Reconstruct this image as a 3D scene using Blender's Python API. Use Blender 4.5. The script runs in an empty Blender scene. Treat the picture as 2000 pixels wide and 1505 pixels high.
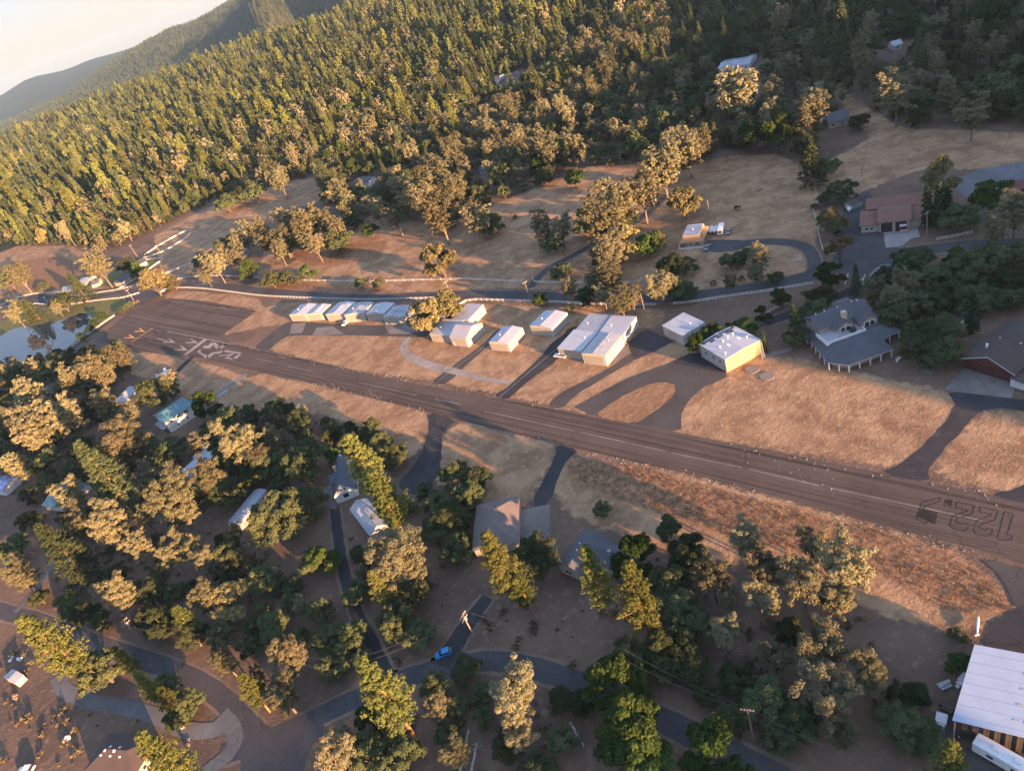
import bpy, bmesh, math, random
import numpy as np
from mathutils import Matrix, Vector
from mathutils.geometry import tessellate_polygon
random.seed(7); RNG = np.random.default_rng(7)
SC = bpy.context.scene
COL = SC.collection
# ---------------------------------------------------------------- camera, light, exposure
H = 140.0                                   # metres above the airfield
FPX = 1374.0                                # focal length for a 2000 px wide frame
PITCH, ROLL = math.radians(32.35), math.radians(20.79)
_f = np.array([0, math.cos(PITCH), -math.sin(PITCH)])
_r = np.array([1.0, 0, 0]); _u = np.cross(_r, _f)
_s, _c = math.sin(ROLL), math.cos(ROLL)
CR, CU = _c * _r - _s * _u, _s * _r + _c * _u
cam = bpy.data.cameras.new('camera'); camo = bpy.data.objects.new('camera', cam); COL.objects.link(camo)
cam.sensor_width = 36.0; cam.lens = FPX / 2000 * 36; cam.clip_start = 1.0; cam.clip_end = 80000
camo.matrix_world = Matrix(((CR[0], CU[0], -_f[0], 0), (CR[1], CU[1], -_f[1], 0), (CR[2], CU[2], -_f[2], H), (0, 0, 0, 1)))
SC.camera = camo
SUN_EL, SUN_AZ = math.radians(7.0), math.radians(149.0)      # azimuth clockwise from +Y
SDIR = np.array([math.sin(SUN_AZ) * math.cos(SUN_EL), math.cos(SUN_AZ) * math.cos(SUN_EL), math.sin(SUN_EL)])
sun = bpy.data.lights.new('sun', 'SUN'); suno = bpy.data.objects.new('sun', sun); COL.objects.link(suno)
sun.energy = 5.0; sun.angle = math.radians(0.5); sun.color = (1.0, 0.535, 0.255)
suno.rotation_euler = Vector(SDIR).to_track_quat('Z', 'Y').to_euler()
W = bpy.data.worlds.new('World'); SC.world = W; W.use_nodes = True
nt = W.node_tree
sky = nt.nodes.new('ShaderNodeTexSky'); sky.sky_type = 'NISHITA'; sky.sun_disc = False
sky.sun_elevation = SUN_EL; sky.sun_rotation = SUN_AZ
sky.altitude = 500; sky.air_density = 1.0; sky.dust_density = 1.6; sky.ozone_density = 1.0
bg = nt.nodes['Background']; bg.inputs['Strength'].default_value = 0.118
gam = nt.nodes.new('ShaderNodeGamma'); gam.inputs['Gamma'].default_value = 0.42      # hazy evening air evens the sky out
nt.links.new(sky.outputs[0], gam.inputs['Color'])
tc = nt.nodes.new('ShaderNodeTexCoord'); sx = nt.nodes.new('ShaderNodeSeparateXYZ'); nt.links.new(tc.outputs['Generated'], sx.inputs[0])
cr = nt.nodes.new('ShaderNodeValToRGB'); nt.links.new(sx.outputs['Z'], cr.inputs[0])
e = cr.color_ramp.elements; e[0].position = 0.0; e[0].color = (.64, .51, .46, 1); e[1].position = .5; e[1].color = (.84, .97, 1.32, 1)
k = e.new(.13); k.color = (.50, .53, .68, 1)
mu = nt.nodes.new('ShaderNodeMix'); mu.data_type = 'RGBA'; mu.blend_type = 'MULTIPLY'; mu.inputs[0].default_value = 1
nt.links.new(gam.outputs[0], mu.inputs[6]); nt.links.new(cr.outputs[0], mu.inputs[7])
nt.links.new(mu.outputs[2], bg.inputs['Color'])
SC.view_settings.view_transform = 'Standard'; SC.view_settings.look = 'None'
SC.view_settings.exposure = 2.9; SC.view_settings.gamma = 1.0
SC.cycles.max_bounces = 5; SC.cycles.diffuse_bounces = 2; SC.cycles.glossy_bounces = 2
SC.cycles.transmission_bounces = 2; SC.cycles.transparent_max_bounces = 4; SC.cycles.volume_bounces = 0
SC.cycles.use_denoising = True
# ---------------------------------------------------------------- picture geometry -> places on the ground
def at(px, py, z=0.0):
    "the point at height z that the survey photo shows at px, py"
    d = (px - 1000) * CR - (py - 752.5) * CU + FPX * _f
    t = (z - H) / d[2]
    return Vector((float(t * d[0]), float(t * d[1]), z))
def scale_at(p):
    "metres per photo pixel at a point"
    return float((np.array(p) - [0, 0, H]) @ _f) / FPX
def project(p):
    v = np.array(p, float) - [0, 0, H]; w = v @ _f
    return 1000 + FPX * (v @ CR) / w, 752.5 - FPX * (v @ CU) / w, w
def inside(poly, x, y):
    c = False; n = len(poly)
    for i in range(n):
        x1, y1 = poly[i]; x2, y2 = poly[i - 1]
        if (y1 > y) != (y2 > y) and x < (x2 - x1) * (y - y1) / (y2 - y1) + x1: c = not c
    return c
def inside_np(poly, X, Y):
    c = np.zeros(X.shape, bool); n = len(poly)
    for i in range(n):
        x1, y1 = poly[i]; x2, y2 = poly[i - 1]
        if y1 == y2: continue
        c ^= ((y1 > Y) != (y2 > Y)) & (X < (x2 - x1) * (Y - y1) / (y2 - y1) + x1)
    return c
def chaikin(pts, n=2, closed=False):
    for _ in range(n):
        q = []
        m = len(pts)
        rng_ = range(m) if closed else range(m - 1)
        if not closed: q.append(pts[0])
        for i in rng_:
            a, b = pts[i], pts[(i + 1) % m]
            q.append((a[0] * .75 + b[0] * .25, a[1] * .75 + b[1] * .25)); q.append((a[0] * .25 + b[0] * .75, a[1] * .25 + b[1] * .75))
        if not closed: q.append(pts[-1])
        pts = q
    return pts
def gp(pts): return [tuple(at(*p)[:2]) for p in pts]
# ---------------------------------------------------------------- objects
def tag(o, label=None, cat=None, group=None, kind=None):
    if label: o['label'] = label
    if cat: o['category'] = cat
    if group: o['group'] = group
    if kind: o['kind'] = kind
    return o
def empty(name, loc, rz=0.0, label=None, cat=None, group=None):
    o = bpy.data.objects.new(name, None); COL.objects.link(o); o.location = loc; o.rotation_euler = (0, 0, rz)
    o.empty_display_size = .5
    return tag(o, label, cat, group)
def link_mesh(name, me, mat=None, parent=None):
    o = bpy.data.objects.new(name, me); COL.objects.link(o)
    if mat is not None and not me.materials:
        for m in (mat if isinstance(mat, (list, tuple)) else [mat]): me.materials.append(m)
    if parent is not None: o.parent = parent
    return o
def copy_tree(o, parent=None):
    c = o.copy(); COL.objects.link(c)
    if parent is not None: c.parent = parent
    for ch in list(o.children): copy_tree(ch, c)
    return c
class MB:
    "collects simple solids; build() links them as one mesh"
    def __init__(s): s.v = []; s.f = []; s.m = []; s.cur = 0
    def add(s, vs, fs):
        b = len(s.v); s.v += [tuple(v) for v in vs]; s.f += [tuple(b + i for i in f) for f in fs]; s.m += [s.cur] * len(fs); return s
    def box(s, x0, x1, y0, y1, z0, z1):
        return s.add([(x, y, z) for z in (z0, z1) for y in (y0, y1) for x in (x0, x1)],
                     [(0, 2, 3, 1), (4, 5, 7, 6), (0, 1, 5, 4), (2, 6, 7, 3), (0, 4, 6, 2), (1, 3, 7, 5)])
    def prism(s, pts, z0, z1):
        n = len(pts); a = sum(pts[i - 1][0] * pts[i][1] - pts[i][0] * pts[i - 1][1] for i in range(n))
        if a < 0: pts = pts[::-1]
        return s.add([(x, y, z0) for x, y in pts] + [(x, y, z1) for x, y in pts],
                     [tuple(range(n - 1, -1, -1)), tuple(range(n, 2 * n))] + [(i, (i + 1) % n, n + (i + 1) % n, n + i) for i in range(n)])
    def tube(s, pts, rad, n=6, caps=True):
        pts = [Vector(p) for p in pts]
        if not isinstance(rad, (list, tuple)): rad = [rad] * len(pts)
        vs, fs = [], []
        for i, p in enumerate(pts):
            d = (pts[min(i + 1, len(pts) - 1)] - pts[max(i - 1, 0)]).normalized()
            u = d.cross(Vector((0, 0, 1)) if abs(d.z) < .9 else Vector((1, 0, 0))).normalized(); w = d.cross(u)
            for k in range(n):
                a = 2 * math.pi * k / n; vs.append(p + rad[i] * (math.cos(a) * u + math.sin(a) * w))
        for i in range(len(pts) - 1):
            for k in range(n):
                fs.append((i * n + k, i * n + (k + 1) % n, (i + 1) * n + (k + 1) % n, (i + 1) * n + k))
        if caps: fs += [tuple(range(n - 1, -1, -1)), tuple(range((len(pts) - 1) * n, len(pts) * n))]
        return s.add(vs, fs)
    def slab(s, quad, th, up=None):
        "a thick plate over 3 or more 3-D corners, thickness downwards"
        q = [Vector(p) for p in quad]; n = len(q)
        nrm = (q[1] - q[0]).cross(q[2] - q[0]).normalized()
        if nrm.z < 0: q = q[::-1]; nrm = -nrm
        lo = [p - nrm * th for p in q]
        return s.add(q + lo, [tuple(range(n)), tuple(range(2 * n - 1, n - 1, -1))] + [(i, n + i, n + (i + 1) % n, (i + 1) % n) for i in range(n)])
    def mesh(s, name):
        me = bpy.data.meshes.new(name); me.from_pydata(s.v, [], s.f); me.update(); return me
    def build(s, name, mat, parent=None, loc=None, rz=None, bevel=0):
        me = s.mesh(name); o = link_mesh(name, me, mat, parent)
        if max(s.m, default=0): me.polygons.foreach_set('material_index', s.m)
        if loc is not None: o.location = loc
        if rz is not None: o.rotation_euler = (0, 0, rz)
        return o
# ---------------------------------------------------------------- materials
MATS = {}
def N(t, ty, **kw):
    n = t.nodes.new(ty)
    for k, v in kw.items():
        if k in n.inputs: n.inputs[k].default_value = v
        else: setattr(n, k, v)
    return n
def base_mat(name, rough=.8, spec=.3, metal=0.0):
    m = bpy.data.materials.new(name); m.use_nodes = True; t = m.node_tree; b = t.nodes['Principled BSDF']
    b.inputs['Roughness'].default_value = rough; b.inputs['Specular IOR Level'].default_value = spec; b.inputs['Metallic'].default_value = metal
    MATS[name] = m
    return m, t, b
def mixc(t, fac, a, b):
    n = t.nodes.new('ShaderNodeMix'); n.data_type = 'RGBA'; n.clamp_factor = True
    for i, v in ((0, fac), (6, a), (7, b)):
        if hasattr(v, 'is_linked'): t.links.new(v, n.inputs[i])
        else: n.inputs[i].default_value = v if i == 0 else (*v, 1)
    return n.outputs[2]
def noise(t, scale, detail=3, rough=.55, vec=None, dist=0.0):
    n = N(t, 'ShaderNodeTexNoise'); n.inputs['Scale'].default_value = scale; n.inputs['Detail'].default_value = detail
    n.inputs['Roughness'].default_value = rough; n.inputs['Distortion'].default_value = dist
    if vec is not None: t.links.new(vec, n.inputs['Vector'])
    return n.outputs['Fac']
def ramp(t, val, a, b):
    n = N(t, 'ShaderNodeMapRange'); n.interpolation_type = 'SMOOTHSTEP'
    n.inputs['From Min'].default_value = a; n.inputs['From Max'].default_value = b; t.links.new(val, n.inputs['Value'])
    return n.outputs['Result']
def bump(t, b, h, strength, dist=.3):
    n = N(t, 'ShaderNodeBump'); n.inputs['Strength'].default_value = strength; n.inputs['Distance'].default_value = dist
    t.links.new(h, n.inputs['Height']); t.links.new(n.outputs[0], b.inputs['Normal'])
def worldvec(t): return N(t, 'ShaderNodeNewGeometry').outputs['Position']
def objvec(t): return N(t, 'ShaderNodeTexCoord').outputs['Object']
def mathn(t, op, a, b):
    n = N(t, 'ShaderNodeMath', operation=op)
    for i, v in ((0, a), (1, b)):
        if hasattr(v, 'is_linked'): t.links.new(v, n.inputs[i])
        else: n.inputs[i].default_value = v
    return n.outputs[0]
def paint(name, col, rough=.5, spec=.4, metal=0.0, dirt=.12, scale=.8):
    "a painted or plain surface, a little uneven"
    m, t, b = base_mat(name, rough, spec, metal)
    v = objvec(t); f = noise(t, scale, 5, .65, v)
    dk = tuple(c * (1 - 2.2 * dirt) for c in col); lt = tuple(min(1, c * (1 + .6 * dirt)) for c in col)
    t.links.new(mixc(t, ramp(t, f, .3, .7), dk, lt), b.inputs['Base Color'])
    return m
def metal_sheet(name, col, rough=.35, metal=.0, pitch=.9, dirt=.1, axis=0):
    "ribbed sheet steel: ribs run across the object's own x or y"
    m, t, b = base_mat(name, rough, .5, metal)
    v = objvec(t); sep = N(t, 'ShaderNodeSeparateXYZ'); t.links.new(v, sep.inputs[0])
    w = N(t, 'ShaderNodeMath', operation='SINE'); mm = mathn(t, 'MULTIPLY', sep.outputs[axis], 2 * math.pi / pitch); t.links.new(mm, w.inputs[0])
    rib = ramp(t, w.outputs[0], .75, 1.0)
    f = noise(t, .35, 5, .65, v)
    c1 = mixc(t, ramp(t, f, .3, .75), tuple(c * (1 - 2 * dirt) for c in col), col)
    c2 = mixc(t, mathn(t, 'MULTIPLY', rib, .22), c1, tuple(c * .55 for c in col))
    t.links.new(c2, b.inputs['Base Color']); bump(t, b, rib, .35, .04)
    return m
def shingle(name, col, rough=.85):
    m, t, b = base_mat(name, rough, .25)
    v = objvec(t); f = noise(t, 6.0, 4, .7, v); g = noise(t, .25, 3, .6, v)
    c = mixc(t, ramp(t, f, .3, .72), tuple(x * .7 for x in col), tuple(x * 1.25 for x in col))
    c = mixc(t, mathn(t, 'MULTIPLY', ramp(t, g, .4, .7), .35), c, tuple(x * .62 for x in col))
    t.links.new(c, b.inputs['Base Color']); bump(t, b, f, .4, .05)
    return m
# ================================================================ GROUND
def sstep(a, b, x):
    t = np.clip((x - a) / (b - a), 0, 1); return t * t * (3 - 2 * t)
_ph = RNG.uniform(0, 6.28, (14, 2)); _dr = RNG.uniform(0, 6.28, 14)
def vnoise(X, Y, wl, k0=0, n=5):
    z = 0
    for k in range(k0, k0 + n):
        a = _dr[k]; q = 2 * math.pi / (wl * (.6 + .22 * (k - k0)))
        z = z + np.sin((X * math.cos(a) + Y * math.sin(a)) * q + _ph[k, 0]) * np.cos((Y * math.cos(a) - X * math.sin(a)) * q * .6 + _ph[k, 1])
    return z / n
def shade_ridge(s):
    "height of the unseen ridge added to shade the strip, along it"
    R = 37 + 8 * sstep(-160, 0, s)
    R = R - 23 * sstep(66, 92, s) + 34 * sstep(150, 178, s) + 14 * sstep(240, 370, s) + 21 * sstep(338, 385, s) + 20 * sstep(470, 640, s)  # heights and gap shaped for the shade this unseen ridge casts
    return R
def height(X, Y):
    X = np.asarray(X, float); Y = np.asarray(Y, float)
    r = np.hypot(X, Y); az = np.degrees(np.arctan2(X, Y))
    t = -.515 * X + .857 * Y; s = .857 * X + .515 * Y
    z = 9 * vnoise(X, Y, 900) * sstep(800, 2000, r)
    z = z + shade_ridge(s) * np.exp(-((t + 360) / 120.0) ** 2) * sstep(900, 700, np.abs(s))
    front = sstep(75, 55, np.abs(az))
    # rolling wooded plateau, its rim, the canyon behind it and the mountain beyond
    rim = 2350 + 26 * np.clip(-az, -30, 60) + 260 * vnoise(az * 30, az * 0 + 5, 300, 3, 4)
    z = z + front * 38 * np.exp(-((Y - rim + 350) / 500.0) ** 2) * sstep(800, 1500, r)
    can = sstep(rim, rim + 700, Y)
    z = z - front * 150 * can
    up = np.clip((Y - rim - 600) / 3200.0, 0, 1)
    top = 120 + 200 * sstep(-25, -13, az) + 160 * sstep(-8, 10, az) + 18 * vnoise(X, Y, 1500, 2, 4)
    # two spurs run down towards the canyon
    spur = np.zeros_like(z)
    for (az0, slope, amp, wid) in ((-5.6, 2.6, 380, 2.0), (0.8, 2.2, 420, 2.6), (-12.5, 2.0, 90, 2.0), (8.0, 2.0, 380, 3.0)):
        c0 = az0 + slope * (up - .3) * 3
        d = np.abs(az - c0) / wid
        spur = spur + amp * np.clip(1 - d, 0, 1) * (1 - .6 * up)
    z = z + front * can * (top * sstep(0, 1, up) ** .9 + spur * sstep(0.0, .12, up))
    z = z + front * 28 * can * vnoise(X, Y, 420, 6, 5)
    far = sstep(7000, 12000, r)
    z = z * (1 - far) + far * front * (140 + r * (.0062 + .0030 * vnoise(az * 40, az * 0, 330, 1, 4) + .0045 * np.exp(-((az + 22.3) / 1.5) ** 2) + .002 * np.exp(-((az + 18.5) / 1.2) ** 2)))
    return z
def hz(x, y): return float(height(np.array([x]), np.array([y]))[0])

# zones on the near ground: dry grass, green grass, rusty weeds (the left field patch paints in sunlit orange)
PASTURE = [
 [(500,545),(520,470),(560,520),(620,480),(690,455),(720,420),(790,430),(860,440),(1000,385),(1080,355),(1150,325),(1250,330),(1330,330),(1420,305),(1520,300),(1590,330),(1600,400),(1590,540),(1400,575),(1000,562),(700,575)],
 [(300,460),(400,408),(450,388),(560,355),(615,345),(640,390),(560,410),(480,440),(400,500),(360,545),(320,560)],
 [(-40,480),(60,480),(140,480),(215,520),(230,560),(100,575),(-60,590)],
 [(520,682),(560,655),(780,655),(850,745),(700,724)],
 [(780,660),(900,640),(1100,640),(1400,680),(1560,700),(1750,742),(1860,765),(1870,800),(1760,915),(1400,860),(1000,775),(850,745)],
 [(470,740),(520,730),(700,770),(836,805),(832,860),(800,905),(760,860),(640,810),(560,805),(450,800),(400,770)],
 [(865,850),(895,822),(1085,868),(1035,985),(960,1010),(940,960),(960,900),(850,955)],
 [(1090,890),(1350,930),(1650,1010),(1900,1085),(1985,1200),(1850,1230),(1700,1190),(1500,1110),(1300,1080),(1100,1000),(1078,960)],
 [(1812,920),(1870,850),(1930,799),(2010,804),(2100,820),(2100,950),(1955,962)],
 [(190,680),(290,690),(380,705),(420,712),(480,735),(380,790),(300,740),(220,720)],
 [(1600,150),(1760,250),(2040,260),(2040,330),(1900,330),(1800,330),(1640,390),(1590,330),(1700,270)],
 [(330,565),(500,580),(520,600),(470,600),(380,590),(320,585)], [(480,610),(560,590),(1000,595),(1300,605),(1290,640),(900,640),(560,630),(430,655)]
]
GREEN = [[(-60,640),(60,615),(110,590),(180,592),(260,575),(290,585),(215,625),(150,670),(110,700),(60,712),(-60,720)], [(285,505),(320,505),(240,560),(150,560)]]
RUST_SUNLIT = [[(1100,895),(1250,912),(1500,980),(1700,1030),(1900,1095),(1985,1195),(1850,1200),(1740,1130),(1560,1080),(1400,1040),(1250,990),(1130,950)],
        [(500,545),(740,560),(790,575),(700,580),(560,572)], [(560,490),(640,480),(760,470),(740,510),(600,520)], [(20,510),(120,500),(230,545),(60,570)]]  # last patch puts the sunlit orange of the left field into colour
_zone_px = []
def zone_values(X, Y):
    out = np.zeros(X.shape + (3,))
    for k, polys in enumerate((PASTURE, GREEN, RUST_SUNLIT)):
        for p in polys: out[..., k] = np.maximum(out[..., k], inside_np(gp(p), X, Y))
    return out
m, t, b = base_mat('dry_ground', .95, .1)
v = worldvec(t)
att = N(t, 'ShaderNodeAttribute'); att.attribute_name = 'cover'
sep = N(t, 'ShaderNodeSeparateColor'); t.links.new(att.outputs['Color'], sep.inputs[0])
n1 = noise(t, .035, 5, .62, v); n2 = noise(t, .45, 5, .68, v); n3 = noise(t, 1.6, 3, .6, v); n4 = noise(t, .11, 4, .6, v, .4)
soil = mixc(t, ramp(t, n1, .35, .65), (.098, .070, .053), (.15, .10, .072))
soil = mixc(t, ramp(t, n2, .5, .75), soil, (.20, .145, .095))
grass = mixc(t, ramp(t, n4, .35, .68), (.20, .122, .07), (.33, .215, .125))
grass = mixc(t, ramp(t, n2, .48, .8), grass, (.40, .28, .17))
grass = mixc(t, ramp(t, n1, .56, .74), grass, (.19, .105, .064))
rust = mixc(t, ramp(t, n2, .38, .66), (.14, .078, .045), (.28, .165, .09))
green = mixc(t, ramp(t, n2, .35, .7), (.085, .095, .035), (.17, .15, .06))
mw = N(t, 'ShaderNodeMapping'); mw.inputs['Rotation'].default_value = (0, 0, .9); t.links.new(v, mw.inputs['Vector'])
wv = N(t, 'ShaderNodeTexWave'); wv.inputs['Scale'].default_value = .16; wv.inputs['Distortion'].default_value = 9; wv.inputs['Detail'].default_value = 2; wv.inputs['Detail Scale'].default_value = .12
t.links.new(mw.outputs[0], wv.inputs['Vector'])
grass = mixc(t, mathn(t, 'MULTIPLY', ramp(t, wv.outputs['Fac'], .55, .95), .14), grass, (.17, .105, .066))      # mower passes
def edge(o): return ramp(t, mathn(t, 'ADD', o, mathn(t, 'MULTIPLY', mathn(t, 'SUBTRACT', n2, .5), .9)), .38, .62)
c = mixc(t, edge(sep.outputs[0]), soil, grass)
c = mixc(t, edge(sep.outputs[2]), c, rust)
c = mixc(t, edge(sep.outputs[1]), c, green)
t.links.new(c, b.inputs['Base Color'])
bump(t, b, mathn(t, 'ADD', mathn(t, 'MULTIPLY', n2, 1.0), mathn(t, 'MULTIPLY', n3, .5)), .75, .35)
GROUND = m
def grid_mesh(name, X, Y, Z, wrap=False, cover=None):
    nr, na = X.shape
    me = bpy.data.meshes.new(name); co = np.stack([X, Y, Z], -1).reshape(-1, 3)
    i, j = np.meshgrid(np.arange(nr - 1), np.arange(na if wrap else na - 1), indexing='ij')
    j2 = (j + 1) % na
    q = np.stack([i * na + j, i * na + j2, (i + 1) * na + j2, (i + 1) * na + j], -1).reshape(-1, 4)
    me.vertices.add(len(co)); me.vertices.foreach_set('co', co.ravel())
    me.loops.add(q.size); me.loops.foreach_set('vertex_index', q.ravel().astype(np.int32))
    me.polygons.add(len(q)); me.polygons.foreach_set('loop_start', np.arange(0, q.size, 4, dtype=np.int32))
    me.polygons.foreach_set('use_smooth', np.ones(len(q), bool))
    me.update(calc_edges=True)
    if cover is not None:
        a = me.attributes.new('cover', 'FLOAT_COLOR', 'POINT')
        a.data.foreach_set('color', np.concatenate([cover.reshape(-1, 3), np.ones((len(co), 1))], 1).ravel().astype(np.float32))
    return me
gx = np.arange(-680, 471, 2.5); gy = np.arange(30, 901, 2.5)
GX, GY = np.meshgrid(gx, gy, indexing='ij')
CV = zone_values(GX, GY)
for _ in range(2):
    P_ = np.pad(CV, ((1, 1), (1, 1), (0, 0)), 'edge'); CV = (P_[:-2, 1:-1] + P_[2:, 1:-1] + P_[1:-1, :-2] + P_[1:-1, 2:] + P_[1:-1, 1:-1]) / 5
def rim_drop(X, Y):
    e = np.minimum(np.minimum(np.minimum(470 - X, X + 680), Y - 30), 900 - Y); return e
o = link_mesh('ground', grid_mesh('ground', GX, GY, height(GX, GY), cover=CV), GROUND); tag(o, 'dry airfield ground with tan grass and bare red soil', kind='structure')
rr = [4.0]
while rr[-1] < 26000: rr.append(rr[-1] + max(6.0, rr[-1] * .022))
aa = np.linspace(0, 2 * math.pi, 480, endpoint=False)
R_, A_ = np.meshgrid(np.array(rr), aa, indexing='ij')
TX, TY = R_ * np.sin(A_), R_ * np.cos(A_)
TZ = height(TX, TY) - .6 * np.clip(rim_drop(TX, TY) / 15, 0, 1)
o = link_mesh('hills', grid_mesh('hills', TX, TY, TZ, wrap=True), None)
tag(o, 'rolling land, canyon and mountain beyond the airfield', kind='structure')
m, t, b = base_mat('hill_floor', .95, .1); v = worldvec(t)
c = mixc(t, ramp(t, noise(t, .012, 5, .6, v), .4, .66), (.026, .032, .018), (.045, .046, .028))
t.links.new(c, b.inputs['Base Color']); bump(t, b, noise(t, .25, 4, .6, v), .5, .6)
o.data.materials.append(m)

# ---------------------------------------------------------------- paving
KEEP = []                                     # footprints that no tree may grow on
_rj = random.Random(5)
def ragged(pts, step=2.2, amp=.22):
    "a worn edge: short runs that wander a little"
    out = []
    for i in range(len(pts)):
        a, b_ = Vector(pts[i]), Vector(pts[(i + 1) % len(pts)]); d = b_ - a; k = max(1, int(d.length / step)); n = Vector((-d.y, d.x)).normalized() if d.length > 0 else Vector((0, 0))
        for j in range(k): p = a + d * (j / k) + n * _rj.uniform(-amp, amp); out.append((p.x, p.y))
    return out
def sheet(name, poly, mat, z, smooth=0, px=True, keep=True, label=None, local_az=None):
    pts = gp(poly) if px else list(poly)
    if smooth: pts = ragged(chaikin(pts, smooth, True))
    n = len(pts)
    ar = sum(pts[i - 1][0] * pts[i][1] - pts[i][0] * pts[i - 1][1] for i in range(n))
    if ar < 0: pts = pts[::-1]
    me = bpy.data.meshes.new(name)
    tri = tessellate_polygon([[Vector((x, y, 0)) for x, y in pts]])
    me.from_pydata([(x, y, z) for x, y in pts], [], tri); me.update()
    for p in me.polygons:
        if p.normal.z < 0: p.flip()
    o = link_mesh(name, me, mat); tag(o, label, kind='structure')
    if keep: KEEP.append(pts)
    return o
def strip_poly(pts, w, px=True):
    c = chaikin(gp(pts) if px else pts, 2); L, R = [], []
    c2 = []
    for a, b_ in zip(c[:-1], c[1:]):
        k = max(1, int(math.dist(a, b_) / 2.5)); c2 += [(a[0] + (b_[0] - a[0]) * j / k, a[1] + (b_[1] - a[1]) * j / k) for j in range(k)]
    c = c2 + [c[-1]]
    for i, p in enumerate(c):
        a, d = Vector(c[max(i - 1, 0)]), Vector(c[min(i + 1, len(c) - 1)])
        q = (d - a).normalized(); n = Vector((-q.y, q.x)); ww = (w[0] + (w[1] - w[0]) * i / (len(c) - 1)) if isinstance(w, tuple) else w
        j1, j2 = ww / 2 + _rj.uniform(-.16, .16), ww / 2 + _rj.uniform(-.16, .16); L.append((p[0] + n.x * j1, p[1] + n.y * j1)); R.append((p[0] - n.x * j2, p[1] - n.y * j2))
    return L, R
def strip(name, pts, w, mat, z, px=True, keep=True, label=None):
    L, R = strip_poly(pts, w, px); n = len(L)
    me = bpy.data.meshes.new(name)
    me.from_pydata([(x, y, z) for x, y in R] + [(x, y, z) for x, y in L], [], [(i, i + 1, n + i + 1, n + i) for i in range(n - 1)]); me.update()
    for p in me.polygons:
        if p.normal.z < 0: p.flip()
    o = link_mesh(name, me, mat); tag(o, label, kind='structure')
    if name in ('road', 'driveway') and px: strip('road_shoulder', pts, (w[0] + 1.6, w[1] + 1.6) if isinstance(w, tuple) else w + 1.8, SHOULDER, .02, True, False, 'gravelly dirt shoulder')
    if keep: KEEP.append(L + R[::-1])
    return o
RW_AZ = math.radians(-41.1)                   # the way the strip runs
def asphalt(name, lo, hi, streak=0.0, rough=.9):
    m, t, b = base_mat(name, rough, .2); v = worldvec(t)
    n1 = noise(t, .06, 5, .6, v); n2 = noise(t, 2.2, 4, .65, v)
    c = mixc(t, ramp(t, n1, .3, .7), lo, hi)
    if streak:
        mp = N(t, 'ShaderNodeMapping'); mp.vector_type = 'POINT'
        mp.inputs['Rotation'].default_value = (0, 0, RW_AZ - math.pi / 2 + math.pi)
        mp.inputs['Rotation'].default_value = (0, 0, -(math.pi / 2 - RW_AZ))
        t.links.new(v, mp.inputs['Vector'])
        m2 = N(t, 'ShaderNodeMapping'); m2.inputs['Scale'].default_value = (.006, .75, 1); t.links.new(mp.outputs[0], m2.inputs['Vector'])
        s1 = noise(t, 1.0, 5, .7, m2.outputs[0])
        c = mixc(t, mathn(t, 'MULTIPLY', ramp(t, s1, .47, .66), streak), c, tuple(x * .38 for x in lo))
        c = mixc(t, mathn(t, 'MULTIPLY', ramp(t, s1, .5, .3), streak * .5), c, tuple(min(1, x * 1.3) for x in hi))
        # cracks across and along the strip
        vo = N(t, 'ShaderNodeTexVoronoi', feature='DISTANCE_TO_EDGE'); vo.inputs['Scale'].default_value = .075
        wv = N(t, 'ShaderNodeMixRGB'); wv.inputs[0].default_value = .06
        nn = N(t, 'ShaderNodeTexNoise'); nn.inputs['Scale'].default_value = .6; t.links.new(v, nn.inputs['Vector'])
        ad = N(t, 'ShaderNodeVectorMath', operation='MULTIPLY_ADD'); t.links.new(nn.outputs['Color'], ad.inputs[0]); ad.inputs[1].default_value = (2.2, 2.2, 0); t.links.new(v, ad.inputs[2])
        t.links.new(ad.outputs[0], vo.inputs['Vector'])
        c = mixc(t, mathn(t, 'MULTIPLY', ramp(t, vo.outputs['Distance'], .010, .004), .28), c, (.015, .012, .011))
    c = mixc(t, mathn(t, 'MULTIPLY', ramp(t, n2, .45, .75), .3), c, tuple(min(1, x * 1.5) for x in hi))
    if not streak:                              # dust, wear and tar seams
        c = mixc(t, mathn(t, 'MULTIPLY', ramp(t, noise(t, .17, 4, .6, v, .6), .52, .7), .4), c, (.095, .075, .06))
        vo = N(t, 'ShaderNodeTexVoronoi', feature='DISTANCE_TO_EDGE'); vo.inputs['Scale'].default_value = .11
        nn = N(t, 'ShaderNodeTexNoise'); nn.inputs['Scale'].default_value = .5; t.links.new(v, nn.inputs['Vector'])
        ad = N(t, 'ShaderNodeVectorMath', operation='MULTIPLY_ADD'); t.links.new(nn.outputs['Color'], ad.inputs[0]); ad.inputs[1].default_value = (2.5, 2.5, 0); t.links.new(v, ad.inputs[2]); t.links.new(ad.outputs[0], vo.inputs['Vector'])
        c = mixc(t, mathn(t, 'MULTIPLY', ramp(t, vo.outputs['Distance'], .012, .005), .35), c, tuple(x * .35 for x in lo))
    t.links.new(c, b.inputs['Base Color']); bump(t, b, n2, .25, .03)
    return m
A_RUN = asphalt('runway_asphalt', (.066, .051, .043), (.092, .071, .059), .95)
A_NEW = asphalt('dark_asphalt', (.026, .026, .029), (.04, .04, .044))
A_OLD = asphalt('old_asphalt', (.048, .044, .043), (.072, .066, .063))
A_MID = asphalt('road_asphalt', (.042, .042, .046), (.066, .064, .066))
CONC = asphalt('concrete', (.19, .18, .175), (.27, .25, .24))
CONC_D = asphalt('stained_concrete', (.12, .108, .10), (.18, .162, .148))
GRAVEL = asphalt('gravel', (.085, .087, .09), (.14, .14, .14))
PALEG = asphalt('pale_gravel', (.19, .17, .155), (.28, .25, .225))
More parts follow.
